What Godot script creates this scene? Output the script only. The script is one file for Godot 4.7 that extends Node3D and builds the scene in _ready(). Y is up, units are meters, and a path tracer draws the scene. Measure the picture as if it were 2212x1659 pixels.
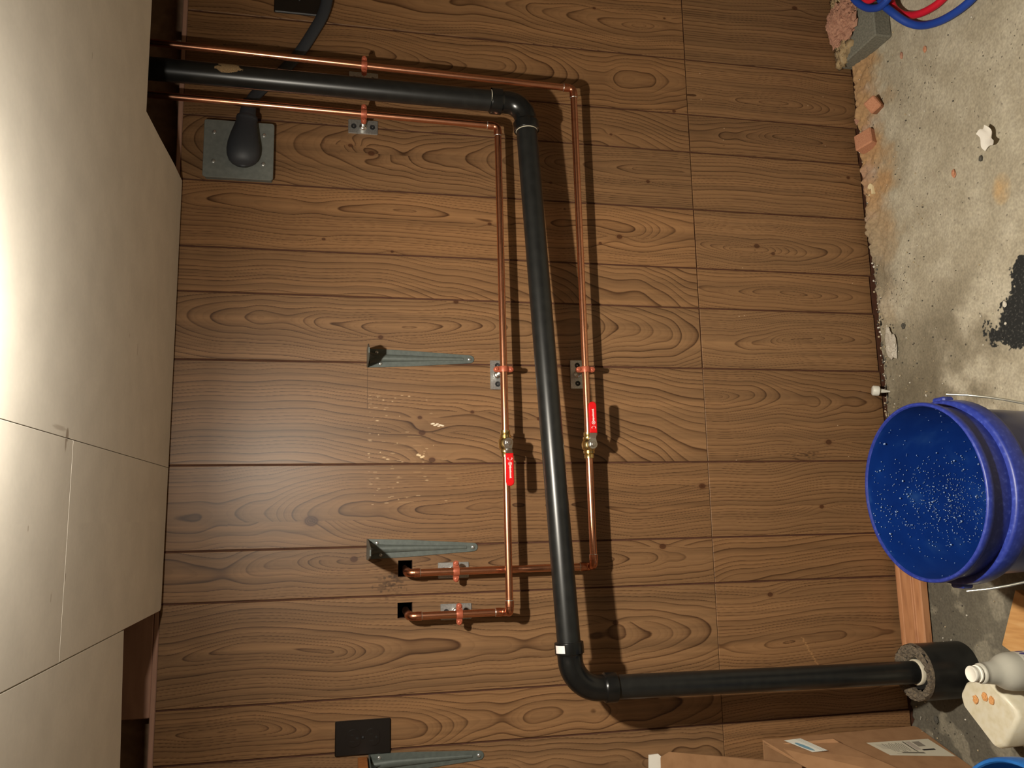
extends Node3D
# World: wall plane z = 0, room towards +z, floor y = 0. The photograph was taken with the camera rolled a quarter turn.

const LAMP := Vector3(0.170, 1.640, 1.120)
const CEIL := 1.699
const SEAM := 0.489
const GROOVES := [-1.60, -1.38, -1.16, -0.93, -0.66, -0.480, -0.3742, -0.1675, -0.0627, 0.1153, 0.3425, 0.4935, 0.5955, 0.749, 0.902, 1.0045, 1.157, 1.385, 1.54, 1.76, 2.0, 2.2, 2.4, 2.6]

var mats := {}
var used := {}

func _ready():
	# ---- camera, environment, lamp ----
	var cam := Camera3D.new(); cam.name = "camera"; add_child(cam)
	cam.transform = Transform3D(Basis(Vector3(-0.0196955, -0.9790748, 0.2025452), Vector3(0.9873496, 0.0128321, 0.1580385), Vector3(-0.1573306, 0.2030956, 0.9664364)), Vector3(0, 1.349, 1.83))
	cam.fov = 50.22; cam.near = 0.02; cam.far = 50.0
	cam.current = true
	var we := WorldEnvironment.new(); we.name = "environment"
	var env := Environment.new()
	env.background_mode = Environment.BG_COLOR
	env.background_color = Color(0, 0, 0)
	env.tonemap_mode = Environment.TONE_MAPPER_LINEAR
	env.tonemap_exposure = 1.0
	env.sdfgi_enabled = true; env.ssao_enabled = true; env.ssil_enabled = true
	we.environment = env; add_child(we)
	build_lamp(3.35, 0.56, Color(1.0, 0.965, 0.90))
	make_materials()
	# ---- structure ----
	build_floor()
	build_back_wall()
	build_shell()
	build_ceiling()
	# ---- pipework ----
	build_copper_lines()
	build_drain()
	build_clamps()
	build_sleeve()
	# ---- things on the wall ----
	build_brackets()
	build_electrics()
	# ---- things on the floor ----
	build_bucket()
	build_bin()
	build_bottle()
	build_tub()
	build_timber()
	build_carton()
	build_paver()
	build_hoses()
	build_debris()

# ================= helpers: naming, tagging =================
func numbered(parent: Node, called: String) -> String:
	var key := str(parent.get_instance_id()) + called
	var n: int = used.get(key, 0); used[key] = n + 1
	return called if n == 0 else "%s_%03d" % [called, n]

func tag(o: Node, label := "", category := "", group := "", kind := ""):
	if label: o.set_meta("label", label)
	if category: o.set_meta("category", category)
	if group: o.set_meta("group", group)
	if kind: o.set_meta("kind", kind)

func thing(called: String, label: String, category: String, at := Vector3.ZERO, group := "") -> Node3D:
	var o := Node3D.new(); o.name = numbered(self, called); add_child(o)
	o.position = at; tag(o, label, category, group)
	return o

func put(st: SurfaceTool, called: String, m: Material, parent: Node = self, at := Vector3.ZERO) -> MeshInstance3D:
	var mi := MeshInstance3D.new(); mi.name = numbered(parent, called)
	mi.mesh = st.commit(); mi.material_override = m; mi.position = at
	mi.cast_shadow = GeometryInstance3D.SHADOW_CASTING_SETTING_ON
	parent.add_child(mi)
	return mi

func begin() -> SurfaceTool:
	var st := SurfaceTool.new(); st.begin(Mesh.PRIMITIVE_TRIANGLES); return st

# ================= helpers: geometry =================
func tri(st: SurfaceTool, a: Vector3, b: Vector3, c: Vector3, na: Vector3, nb: Vector3, nc: Vector3, ua := Vector2.ZERO, ub := Vector2.ZERO, uc := Vector2.ZERO):
	var f := (a - c).cross(a - b)
	if f.dot(na + nb + nc) < 0.0:
		var t := b; b = c; c = t
		t = nb; nb = nc; nc = t
		var u := ub; ub = uc; uc = u
	st.set_normal(na); st.set_uv(ua); st.add_vertex(a)
	st.set_normal(nb); st.set_uv(ub); st.add_vertex(b)
	st.set_normal(nc); st.set_uv(uc); st.add_vertex(c)

func quad(st: SurfaceTool, a: Vector3, b: Vector3, c: Vector3, d: Vector3, out: Vector3, ua := Vector2.ZERO, ub := Vector2.ZERO, uc := Vector2.ZERO, ud := Vector2.ZERO):
	var n := (b - a).cross(c - a)
	if n.length_squared() < 1e-18: n = (c - a).cross(d - a)
	n = n.normalized()
	if n.dot(out) < 0.0: n = -n
	tri(st, a, b, c, n, n, n, ua, ub, uc)
	tri(st, a, c, d, n, n, n, ua, uc, ud)

func ftri(st: SurfaceTool, a: Vector3, b: Vector3, c: Vector3, out: Vector3):
	var n := (b - a).cross(c - a).normalized()
	if n.dot(out) < 0.0: n = -n
	tri(st, a, b, c, n, n, n)

# chamfered box with its own transform
func box(st: SurfaceTool, centre: Vector3, size: Vector3, bev := 0.0015, turn := Basis.IDENTITY):
	var h := size * 0.5
	bev = minf(bev, minf(h.x, minf(h.y, h.z)) * 0.9)
	var i := h - Vector3.ONE * bev
	var P := func(v: Vector3) -> Vector3: return centre + turn * v
	for ax in 3:
		var b1 := (ax + 1) % 3; var b2 := (ax + 2) % 3
		for s in [-1.0, 1.0]:
			var c := []
			for k in [[-1.0, -1.0], [1.0, -1.0], [1.0, 1.0], [-1.0, 1.0]]:
				var v := Vector3.ZERO; v[ax] = s * h[ax]; v[b1] = k[0] * i[b1]; v[b2] = k[1] * i[b2]
				c.append(v)
			var o := Vector3.ZERO; o[ax] = s
			quad(st, P.call(c[0]), P.call(c[1]), P.call(c[2]), P.call(c[3]), turn * o, Vector2(c[0][b1], c[0][b2]), Vector2(c[1][b1], c[1][b2]), Vector2(c[2][b1], c[2][b2]), Vector2(c[3][b1], c[3][b2]))
		if bev <= 0.0: continue
		for s1 in [-1.0, 1.0]:
			for s2 in [-1.0, 1.0]:
				var va := Vector3.ZERO; var vb := Vector3.ZERO
				va[b1] = s1 * h[b1]; va[b2] = s2 * i[b2]
				vb[b1] = s1 * i[b1]; vb[b2] = s2 * h[b2]
				var e := Vector3.ZERO; e[ax] = i[ax]
				var o2 := Vector3.ZERO; o2[b1] = s1; o2[b2] = s2
				quad(st, P.call(va - e), P.call(va + e), P.call(vb + e), P.call(vb - e), turn * o2)
	if bev > 0.0:
		for sx in [-1.0, 1.0]:
			for sy in [-1.0, 1.0]:
				for sz in [-1.0, 1.0]:
					ftri(st, P.call(Vector3(sx * h.x, sy * i.y, sz * i.z)), P.call(Vector3(sx * i.x, sy * h.y, sz * i.z)), P.call(Vector3(sx * i.x, sy * i.y, sz * h.z)), turn * Vector3(sx, sy, sz))

# sweep a circle (or ellipse: squash along the first frame axis) along points; radii per point
func tube(st: SurfaceTool, pts: Array, radii: Array, seg := 20, caps := true, up0 := Vector3.ZERO, squash := 1.0):
	var n := pts.size()
	var tang := []
	for k in n:
		var a: Vector3 = pts[maxi(k - 1, 0)]; var b: Vector3 = pts[mini(k + 1, n - 1)]
		if k > 0 and k < n - 1 and (pts[k] as Vector3).distance_to(pts[k - 1]) < 1e-6: a = pts[maxi(k - 2, 0)]
		if k > 0 and k < n - 1 and (pts[k] as Vector3).distance_to(pts[k + 1]) < 1e-6: b = pts[mini(k + 2, n - 1)]
		tang.append((b - a).normalized())
	var u: Vector3 = up0
	if u == Vector3.ZERO:
		u = Vector3.UP if absf(tang[0].y) < 0.9 else Vector3.BACK
	u = (u - tang[0] * u.dot(tang[0])).normalized()
	var rings := []; var norms := []
	for k in n:
		u = (u - tang[k] * u.dot(tang[k])).normalized()
		var w: Vector3 = tang[k].cross(u)
		var slope := 0.0
		if k > 0 and k < n - 1:
			var dl: float = (pts[k + 1] as Vector3).distance_to(pts[k - 1])
			if dl > 1e-6: slope = clampf((radii[k + 1] - radii[k - 1]) / dl, -1.5, 1.5)
		var ring := []; var nr := []
		for s in seg:
			var t := TAU * s / seg
			var d: Vector3 = u * (cos(t) * squash) + w * sin(t)
			var dn: Vector3 = (u * (cos(t) / squash) + w * sin(t)).normalized()
			ring.append(pts[k] + d * radii[k]); nr.append((dn - tang[k] * slope).normalized())
		rings.append(ring); norms.append(nr)
	var len := 0.0
	for k in n - 1:
		var step: float = (pts[k + 1] as Vector3).distance_to(pts[k])
		for s in seg:
			var s2 := (s + 1) % seg
			var u0 := float(s) / seg; var u1 := float(s + 1) / seg
			tri(st, rings[k][s], rings[k][s2], rings[k + 1][s2], norms[k][s], norms[k][s2], norms[k + 1][s2], Vector2(u0, len), Vector2(u1, len), Vector2(u1, len + step))
			tri(st, rings[k][s], rings[k + 1][s2], rings[k + 1][s], norms[k][s], norms[k + 1][s2], norms[k + 1][s], Vector2(u0, len), Vector2(u1, len + step), Vector2(u0, len + step))
		len += step
	if caps:
		for e in [0, n - 1]:
			var o: Vector3 = -tang[e] if e == 0 else tang[e]
			for s in seg:
				tri(st, pts[e], rings[e][s], rings[e][(s + 1) % seg], o, o, o)

# profile of (radius, height) turned about an axis; smooth between segments that meet gently
func lathe(st: SurfaceTool, prof: Array, seg := 40, xf := Transform3D.IDENTITY, bend := 50.0):
	var n := prof.size()
	var sn := []
	for k in n - 1:
		var d: Vector2 = prof[k + 1] - prof[k]
		sn.append(Vector2(d.y, -d.x).normalized())
	var v := 0.0
	for k in n - 1:
		var a: Vector2 = prof[k]; var b: Vector2 = prof[k + 1]
		var na: Vector2 = sn[k]; var nb: Vector2 = sn[k]
		if k > 0 and rad_to_deg(absf(sn[k].angle_to(sn[k - 1]))) < bend: na = (sn[k] + sn[k - 1]).normalized()
		if k < n - 2 and rad_to_deg(absf(sn[k].angle_to(sn[k + 1]))) < bend: nb = (sn[k] + sn[k + 1]).normalized()
		var dv := a.distance_to(b)
		for s in seg:
			var t0 := TAU * s / seg; var t1 := TAU * (s + 1) / seg
			var c0 := Vector3(cos(t0), 0, sin(t0)); var c1 := Vector3(cos(t1), 0, sin(t1))
			var p := [xf * (c0 * a.x + Vector3(0, a.y, 0)), xf * (c1 * a.x + Vector3(0, a.y, 0)), xf * (c1 * b.x + Vector3(0, b.y, 0)), xf * (c0 * b.x + Vector3(0, b.y, 0))]
			var q := [xf.basis * (c0 * na.x + Vector3(0, na.y, 0)), xf.basis * (c1 * na.x + Vector3(0, na.y, 0)), xf.basis * (c1 * nb.x + Vector3(0, nb.y, 0)), xf.basis * (c0 * nb.x + Vector3(0, nb.y, 0))]
			var uu := [Vector2(float(s) / seg, v), Vector2(float(s + 1) / seg, v), Vector2(float(s + 1) / seg, v + dv), Vector2(float(s) / seg, v + dv)]
			if a.x > 1e-6: tri(st, p[0], p[1], p[2], q[0], q[1], q[2], uu[0], uu[1], uu[2])
			if b.x > 1e-6: tri(st, p[0], p[2], p[3], q[0], q[2], q[3], uu[0], uu[2], uu[3])
		v += dv

# polygon in 2D extruded along the third axis of a transform, with a bevel on the front
func prism(st: SurfaceTool, poly: PackedVector2Array, z0: float, z1: float, xf := Transform3D.IDENTITY, bev := 0.0, smooth := false):
	if Geometry2D.is_polygon_clockwise(poly): poly.reverse()
	var top := poly
	if bev > 0.0:
		var off := Geometry2D.offset_polygon(poly, -bev)
		if off.size() and off[0].size() == poly.size():
			top = off[0]
			if Geometry2D.is_polygon_clockwise(top): top.reverse()
			# align the start
			var best := 0; var bd := 1e9
			for k in top.size():
				var dd := top[k].distance_squared_to(poly[0])
				if dd < bd: bd = dd; best = k
			var r := PackedVector2Array()
			for k in top.size(): r.append(top[(k + best) % top.size()])
			top = r
		else: bev = 0.0
	var n := poly.size()
	var zs := z1 - bev
	var nrm := []
	for k in n:
		var d := poly[(k + 1) % n] - poly[k]
		nrm.append(Vector2(d.y, -d.x).normalized())
	for k in n:
		var j := (k + 1) % n
		var a := poly[k]; var b := poly[j]
		var n0: Vector2 = nrm[k]; var n1: Vector2 = nrm[k]
		if smooth:
			if n0.dot(nrm[(k + n - 1) % n]) > 0.7: n0 = (nrm[k] + nrm[(k + n - 1) % n]).normalized()
			if n1.dot(nrm[j]) > 0.7: n1 = (nrm[k] + nrm[j]).normalized()
		var w0 := xf.basis * Vector3(n0.x, n0.y, 0); var w1 := xf.basis * Vector3(n1.x, n1.y, 0)
		var A := xf * Vector3(a.x, a.y, z0); var B := xf * Vector3(b.x, b.y, z0)
		var C := xf * Vector3(b.x, b.y, zs); var D := xf * Vector3(a.x, a.y, zs)
		tri(st, A, B, C, w0, w1, w1, Vector2(a.x, a.y), Vector2(b.x, b.y), Vector2(b.x, b.y + zs - z0)); tri(st, A, C, D, w0, w1, w0, Vector2(a.x, a.y), Vector2(b.x, b.y + zs - z0), Vector2(a.x, a.y + zs - z0))
		if bev > 0.0:
			quad(st, D, C, xf * Vector3(top[j].x, top[j].y, z1), xf * Vector3(top[k].x, top[k].y, z1), xf.basis * Vector3(n0.x, n0.y, 1))
	for e in 2:
		var pl := poly if e == 0 else top
		var z := z0 if e == 0 else z1
		var o := xf.basis * Vector3(0, 0, -1 if e == 0 else 1)
		var ix := Geometry2D.triangulate_polygon(pl)
		for k in range(0, ix.size(), 3):
			var p := []
			for m in 3: p.append(pl[ix[k + m]])
			tri(st, xf * Vector3(p[0].x, p[0].y, z), xf * Vector3(p[1].x, p[1].y, z), xf * Vector3(p[2].x, p[2].y, z), o, o, o, p[0], p[1], p[2])

func rounded(w: float, h: float, r: float, seg := 6, c := Vector2.ZERO) -> PackedVector2Array:
	var out := PackedVector2Array()
	for k in 4:
		var cc := Vector2((w * 0.5 - r) * [1, -1, -1, 1][k], (h * 0.5 - r) * [1, 1, -1, -1][k])
		for s in seg + 1:
			var t := PI * 0.5 * (k + float(s) / seg)
			out.append(c + cc + Vector2(cos(t), sin(t)) * r)
	return out

func arc_pts(p0: Vector3, c: Vector3, p1: Vector3, r: float, seg := 8) -> Array:
	# fillet of radius r at corner c between p0 and p1
	var a := (p0 - c).normalized(); var b := (p1 - c).normalized()
	var half := acos(clampf(a.dot(b), -1, 1)) * 0.5
	var d := r / tan(half)
	var s := c + a * d; var e := c + b * d
	var ctr := c + (a + b).normalized() * (r / sin(half))
	var out := []
	var va := s - ctr; var vb := e - ctr
	var ang := acos(clampf(va.normalized().dot(vb.normalized()), -1, 1))
	for k in seg + 1:
		var t := float(k) / seg
		out.append(ctr + (va * sin((1 - t) * ang) + vb * sin(t * ang)) / sin(ang))
	return out

func curve(pts: Array, per := 10) -> Array:
	var out := []
	var n := pts.size()
	for k in n - 1:
		var p0: Vector3 = pts[maxi(k - 1, 0)]; var p1: Vector3 = pts[k]; var p2: Vector3 = pts[k + 1]; var p3: Vector3 = pts[mini(k + 2, n - 1)]
		for s in per:
			var t := float(s) / per
			out.append(0.5 * ((2.0 * p1) + (p2 - p0) * t + (2.0 * p0 - 5.0 * p1 + 4.0 * p2 - p3) * t * t + (3.0 * p1 - p0 - 3.0 * p2 + p3) * t * t * t))
	out.append(pts[n - 1])
	return out

func same(r: float, n: int) -> Array:
	var a := []; a.resize(n); a.fill(r); return a

# ================= materials =================
func noise_tex(seed_: int, freq: float, stops: Array, size := 256, stretch := Vector2.ONE, oct := 4) -> ImageTexture:
	var fn := FastNoiseLite.new(); fn.seed = seed_; fn.frequency = freq; fn.fractal_octaves = oct
	fn.noise_type = FastNoiseLite.TYPE_SIMPLEX_SMOOTH
	var w := int(size / stretch.x); var h := int(size / stretch.y)
	var im := fn.get_seamless_image(w, h)
	if stretch != Vector2.ONE: im.resize(size, size, Image.INTERPOLATE_CUBIC)
	var src := im.get_data()
	var lut := []
	for k in 256:
		var t := k / 255.0
		var c: Color = stops[0][1]
		for s in stops.size() - 1:
			if t >= stops[s][0]: c = (stops[s][1] as Color).lerp(stops[s + 1][1], clampf((t - stops[s][0]) / maxf(stops[s + 1][0] - stops[s][0], 0.001), 0, 1))
		lut.append(c)
	var out := PackedByteArray(); out.resize(size * size * 3)
	for k in size * size:
		var c: Color = lut[src[k]]
		out[k * 3] = int(c.r * 255); out[k * 3 + 1] = int(c.g * 255); out[k * 3 + 2] = int(c.b * 255)
	var res := Image.create_from_data(size, size, false, Image.FORMAT_RGB8, out)
	res.generate_mipmaps()
	return ImageTexture.create_from_image(res)

func mat(name_: String, c: Color, rough: float, metal := 0.0, spec := 0.5) -> StandardMaterial3D:
	var m := StandardMaterial3D.new(); m.resource_name = name_
	m.albedo_color = c; m.roughness = rough; m.metallic = metal; m.metallic_specular = spec
	mats[name_] = m
	return m

func tmat(name_: String, tex: Texture2D, scale: float, rough: float, metal := 0.0) -> StandardMaterial3D:
	var m := mat(name_, Color.WHITE, rough, metal)
	m.albedo_texture = tex; m.uv1_triplanar = true; m.uv1_world_triplanar = true; m.uv1_scale = Vector3.ONE * scale
	return m

func g8(r: int, g: int, b: int) -> Color: return Color(r / 255.0, g / 255.0, b / 255.0)

func make_materials():
	tmat("copper", noise_tex(3, 0.02, [[0.0, g8(204, 136, 104)], [0.5, g8(226, 164, 130)], [1.0, g8(212, 146, 118)]]), 9.0, 0.27, 1.0)
	tmat("copper_joint", noise_tex(4, 0.03, [[0.0, g8(164, 102, 76)], [0.5, g8(214, 146, 112)], [1.0, g8(192, 124, 96)]]), 22.0, 0.3, 1.0)
	tmat("clamp_copper", noise_tex(5, 0.03, [[0.0, g8(160, 82, 58)], [1.0, g8(186, 102, 74)]]), 20.0, 0.45, 0.3)
	mat("solder", g8(206, 200, 190), 0.3, 0.9)
	tmat("brass", noise_tex(6, 0.02, [[0.0, g8(196, 168, 110)], [1.0, g8(226, 202, 146)]]), 14.0, 0.25, 1.0)
	mat("chrome", g8(236, 236, 234), 0.22, 1.0)
	tmat("zinc", noise_tex(7, 0.05, [[0.0, g8(168, 170, 168)], [1.0, g8(206, 208, 206)]]), 14.0, 0.34, 0.85)
	mat("dark_steel", g8(40, 40, 42), 0.5, 0.4)
	mat("red_vinyl", g8(206, 18, 24), 0.3)
	mat("white_ink", g8(238, 226, 222), 0.6)
	tmat("abs_black", noise_tex(8, 0.02, [[0.0, g8(20, 21, 21)], [1.0, g8(31, 32, 31)]]), 6.0, 0.33)
	tmat("abs_fitting", noise_tex(9, 0.02, [[0.0, g8(14, 15, 15)], [1.0, g8(21, 22, 22)]]), 6.0, 0.26)
	mat("glue", g8(196, 188, 168), 0.6)
	tmat("torn_paper", noise_tex(10, 0.05, [[0.0, g8(120, 96, 66)], [1.0, g8(176, 148, 108)]]), 25.0, 0.9)
	tmat("grey_paint", noise_tex(11, 0.03, [[0.0, g8(80, 87, 84)], [1.0, g8(96, 103, 99)]]), 9.0, 0.42, 0.1)
	tmat("box_grey", noise_tex(12, 0.03, [[0.0, g8(104, 108, 104)], [1.0, g8(120, 124, 119)]]), 8.0, 0.55, 0.2)
	mat("cord_black", g8(44, 47, 52), 0.55)
	mat("plate_black", g8(24, 20, 18), 0.33)
	mat("slot_black", g8(6, 6, 6), 0.7)
	tmat("bucket_blue", noise_tex(13, 0.015, [[0.0, g8(20, 34, 104)], [0.6, g8(26, 44, 124)], [1.0, g8(44, 64, 140)]]), 5.0, 0.3)
	tmat("bucket_inside", noise_tex(14, 0.012, [[0.0, g8(10, 40, 108)], [0.7, g8(14, 50, 124)], [1.0, g8(40, 76, 138)]]), 4.0, 0.35)
	tmat("bucket_scuffed", noise_tex(15, 0.04, [[0.0, g8(24, 38, 112)], [0.6, g8(36, 50, 128)], [0.85, g8(62, 76, 148)], [1.0, g8(124, 128, 172)]]), 9.0, 0.45)
	mat("wire", g8(206, 204, 190), 0.3, 0.85)
	mat("droplet", g8(132, 152, 182), 0.06, 0.0, 0.9)
	tmat("bin_blue", noise_tex(16, 0.015, [[0.0, g8(22, 78, 142)], [1.0, g8(40, 102, 170)]]), 5.0, 0.35)
	mat("bottle_white", g8(182, 179, 166), 0.4).subsurf_scatter_strength = 0.0
	mat("cap_white", g8(238, 235, 222), 0.4)
	tmat("tub_white", noise_tex(17, 0.02, [[0.0, g8(204, 194, 164)], [0.5, g8(214, 206, 182)], [1.0, g8(218, 213, 196)]]), 8.0, 0.4)
	tmat("crumb_orange", noise_tex(18, 0.05, [[0.0, g8(196, 132, 74)], [1.0, g8(226, 176, 120)]]), 30.0, 0.9)
	tmat("cedar", noise_tex(19, 0.03, [[0.0, g8(150, 100, 66)], [0.5, g8(178, 124, 84)], [1.0, g8(188, 136, 96)]], 256, Vector2(8, 1)), 5.0, 0.7)
	tmat("scrap_wood", noise_tex(20, 0.03, [[0.0, g8(168, 118, 66)], [0.5, g8(192, 144, 88)], [1.0, g8(204, 162, 110)]], 256, Vector2(1, 8)), 6.0, 0.75)
	tmat("shelf_wood", noise_tex(21, 0.03, [[0.0, g8(140, 84, 40)], [1.0, g8(170, 108, 56)]]), 8.0, 0.6)
	tmat("cardboard", noise_tex(22, 0.02, [[0.0, g8(146, 108, 74)], [0.5, g8(158, 119, 83)], [1.0, g8(164, 125, 89)]]), 5.0, 0.85)
	tmat("paver_grey", noise_tex(23, 0.06, [[0.0, g8(92, 92, 84)], [1.0, g8(132, 130, 116)]]), 9.0, 0.9)
	tmat("mortar_pink", noise_tex(24, 0.03, [[0.0, g8(132, 94, 78)], [0.5, g8(170, 126, 104)], [1.0, g8(184, 146, 120)]]), 9.0, 0.95)
	tmat("mortar_tan", noise_tex(25, 0.04, [[0.0, g8(128, 106, 78)], [0.5, g8(164, 140, 102)], [1.0, g8(160, 148, 126)]]), 9.0, 0.95)
	tmat("brick", noise_tex(26, 0.05, [[0.0, g8(164, 106, 80)], [1.0, g8(196, 146, 112)]]), 16.0, 0.95)
	mat("hose_blue", g8(24, 62, 150), 0.5)
	mat("hose_red", g8(200, 24, 48), 0.5)
	mat("plastic_white", g8(236, 232, 222), 0.4)
	mat("plastic_ivory", g8(224, 208, 168), 0.45)
	tmat("shell_grey", noise_tex(27, 0.05, [[0.0, g8(128, 118, 104)], [0.6, g8(186, 178, 164)], [1.0, g8(222, 216, 206)]]), 30.0, 0.6)
	mat("nozzle_white", g8(208, 206, 196), 0.4)
	tmat("pebble_white", noise_tex(28, 0.05, [[0.0, g8(180, 172, 156)], [1.0, g8(224, 218, 204)]]), 30.0, 0.8)
	tmat("pebble_dark", noise_tex(29, 0.05, [[0.0, g8(52, 50, 46)], [1.0, g8(96, 92, 82)]]), 30.0, 0.9)
	tmat("groove_dark", noise_tex(30, 0.03, [[0.0, g8(66, 36, 20)], [1.0, g8(84, 48, 28)]]), 6.0, 0.8)
	tmat("sill_wood", noise_tex(31, 0.03, [[0.0, g8(150, 112, 94)], [1.0, g8(176, 136, 114)]], 256, Vector2(8, 1)), 4.0, 0.85)
	tmat("joist_wood", noise_tex(32, 0.03, [[0.0, g8(110, 86, 66)], [1.0, g8(146, 116, 90)]]), 3.0, 0.9)
	tmat("shell_wall", noise_tex(33, 0.01, [[0.0, g8(150, 128, 104)], [1.0, g8(170, 146, 118)]]), 1.0, 0.9)
	mat("porcelain", g8(236, 232, 222), 0.3)
	mat("led_housing", g8(232, 230, 226), 0.45)

# ================= lamp =================
func build_lamp(energy: float, spill: float, c: Color):
	var t := thing("ceiling_lamp", "bare white bulb in a round white holder on the white ceiling", "lamp", Vector3(LAMP.x, CEIL, LAMP.z))
	var pm := StandardMaterial3D.new(); pm.albedo_color = Color(0.92, 0.9, 0.86); pm.roughness = 0.35
	var st := begin()
	lathe(st, [Vector2(0, 0), Vector2(0.05, 0), Vector2(0.05, -0.006), Vector2(0.044, -0.014), Vector2(0.03, -0.018), Vector2(0, -0.018)])
	put(st, "lamp_holder", pm, t)
	st = begin()
	lathe(st, [Vector2(0.016, -0.018), Vector2(0.018, -0.03), Vector2(0.024, -0.042), Vector2(0.0245, -0.046), Vector2(0, -0.0465)])
	put(st, "bulb_housing", pm, t)
	st = begin()
	var pr := []
	for k in 13:
		var a := PI * 0.5 * k / 12.0
		pr.append(Vector2(0.0235 * cos(a), -0.0475 - 0.006 * sin(a)))
	pr.push_front(Vector2(0, -0.0475))
	lathe(st, pr)
	var gm := StandardMaterial3D.new(); gm.albedo_color = Color(1, 0.97, 0.9); gm.emission_enabled = true; gm.emission = c; gm.emission_energy_multiplier = 2.0
	put(st, "light_bulb", gm, t)
	# a reflector bulb: most of its light leaves through the flat face, a little spills to the sides
	var face := AreaLight3D.new(); face.name = "bulb_face"; face.area_size = Vector2(0.045, 0.045); face.light_color = c; face.light_energy = energy
	face.area_range = 12.0; face.area_attenuation = 2.0; face.shadow_enabled = true
	face.position = Vector3(0, LAMP.y - CEIL - 0.012, 0); face.rotation = Vector3(-PI * 0.5, 0, 0)
	t.add_child(face)
	var l := OmniLight3D.new(); l.name = "bulb_glow"; l.light_color = c; l.light_energy = spill; l.omni_range = 12.0; l.omni_attenuation = 2.0
	l.light_size = 0.02; l.shadow_enabled = true; l.position = Vector3(0, LAMP.y - CEIL, 0)
	t.add_child(l)

# ================= floor =================
func floor_h(x: float, z: float, n1: FastNoiseLite, n2: FastNoiseLite) -> float:
	if z > 0.9 or x < -0.9 or x > 1.5: return 0.0
	var fade := smoothstep(0.9, 0.7, z) * smoothstep(-0.9, -0.75, x) * smoothstep(1.5, 1.35, x)
	var a := n1.get_noise_2d(x * 100.0, z * 100.0); var b := n2.get_noise_2d(x * 100.0, z * 100.0)
	var edge := 0.009 + 0.011 * smoothstep(0.75, 0.4, x) * smoothstep(0.02, 0.2, x) + 0.005 * n1.get_noise_2d(x * 90.0 + 300.0, 7.0) + 0.003 * n2.get_noise_2d(x * 90.0, 3.0)
	if x < -0.05: edge *= 0.7
	if z < edge: return -0.012 + 0.002 * b
	var ridge := exp(-pow((z - edge) / (0.022 + 0.012 * a), 2.0)) * (0.006 + 0.007 * b)
	var sand := smoothstep(0.42, 0.75, x + 0.12 * a) * exp(-pow(z / 0.085, 2.0)) * (0.012 + 0.008 * b + 0.006 * a) * smoothstep(edge - 0.002, edge + 0.014, z)
	return fade * (maxf(ridge, 0.0) + maxf(sand, 0.0) + 0.0009 * b + 0.0006 * a) - 0.0012 * fade

func build_floor():
	var n1 := FastNoiseLite.new(); n1.seed = 11; n1.frequency = 0.09; n1.fractal_octaves = 3
	var n2 := FastNoiseLite.new(); n2.seed = 12; n2.frequency = 0.45; n2.fractal_octaves = 3
	var xs := []; var zs := []
	for k in 5: xs.append(-1.7 + 0.2 * k)
	for k in 361: xs.append(-0.9 + 2.4 * k / 360.0)
	for k in 6: xs.append(1.7 + 0.2 * k)
	zs.append(-0.14); zs.append(-0.012)
	for k in 46: zs.append(-0.004 + 0.16 * k / 45.0)
	for k in range(1, 75): zs.append(0.156 + 0.75 * k / 74.0)
	for k in range(1, 10): zs.append(0.906 + 0.31 * k)
	var nx := xs.size(); var nz := zs.size()
	var V := PackedVector3Array(); var U := PackedVector2Array(); var I := PackedInt32Array()
	for j in nz:
		for i in nx:
			var h: float = floor_h(xs[i], zs[j], n1, n2)
			V.append(Vector3(xs[i], h, zs[j])); U.append(Vector2((xs[i] + 1.0) / 2.6, zs[j] / 1.3))
	for j in nz - 1:
		for i in nx - 1:
			var a := j * nx + i
			I.append_array([a, a + 1, a + nx + 1, a, a + nx + 1, a + nx])
	var arr := []; arr.resize(Mesh.ARRAY_MAX)
	arr[Mesh.ARRAY_VERTEX] = V; arr[Mesh.ARRAY_TEX_UV] = U; arr[Mesh.ARRAY_INDEX] = I
	var am := ArrayMesh.new(); am.add_surface_from_arrays(Mesh.PRIMITIVE_TRIANGLES, arr)
	var st := SurfaceTool.new(); st.create_from(am, 0); st.generate_normals()
	var fl := Node3D.new(); fl.name = "floor"; add_child(fl); tag(fl, "", "", "", "structure")
	var imgs := floor_images()
	var m := mat("concrete", Color.WHITE, 0.88)
	m.albedo_texture = ImageTexture.create_from_image(imgs[0])
	m.normal_enabled = true; m.normal_texture = ImageTexture.create_from_image(imgs[1]); m.normal_scale = 0.8
	put(st, "slab_surface", m, fl)
	st = begin(); box(st, Vector3(0.5, -0.14, 1.75), Vector3(4.4, 0.2, 3.9), 0.0)
	put(st, "slab", mats["paver_grey"], fl)

func nimg(seed_: int, freq: float, w: int, h: int, oct := 4, type := FastNoiseLite.TYPE_SIMPLEX_SMOOTH, ow := 0, oh := 0) -> PackedByteArray:
	var fn := FastNoiseLite.new(); fn.seed = seed_; fn.frequency = freq; fn.fractal_octaves = oct; fn.noise_type = type
	var im := fn.get_image(w, h)
	if ow: im.resize(ow, oh, Image.INTERPOLATE_CUBIC)
	return im.get_data()

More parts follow.
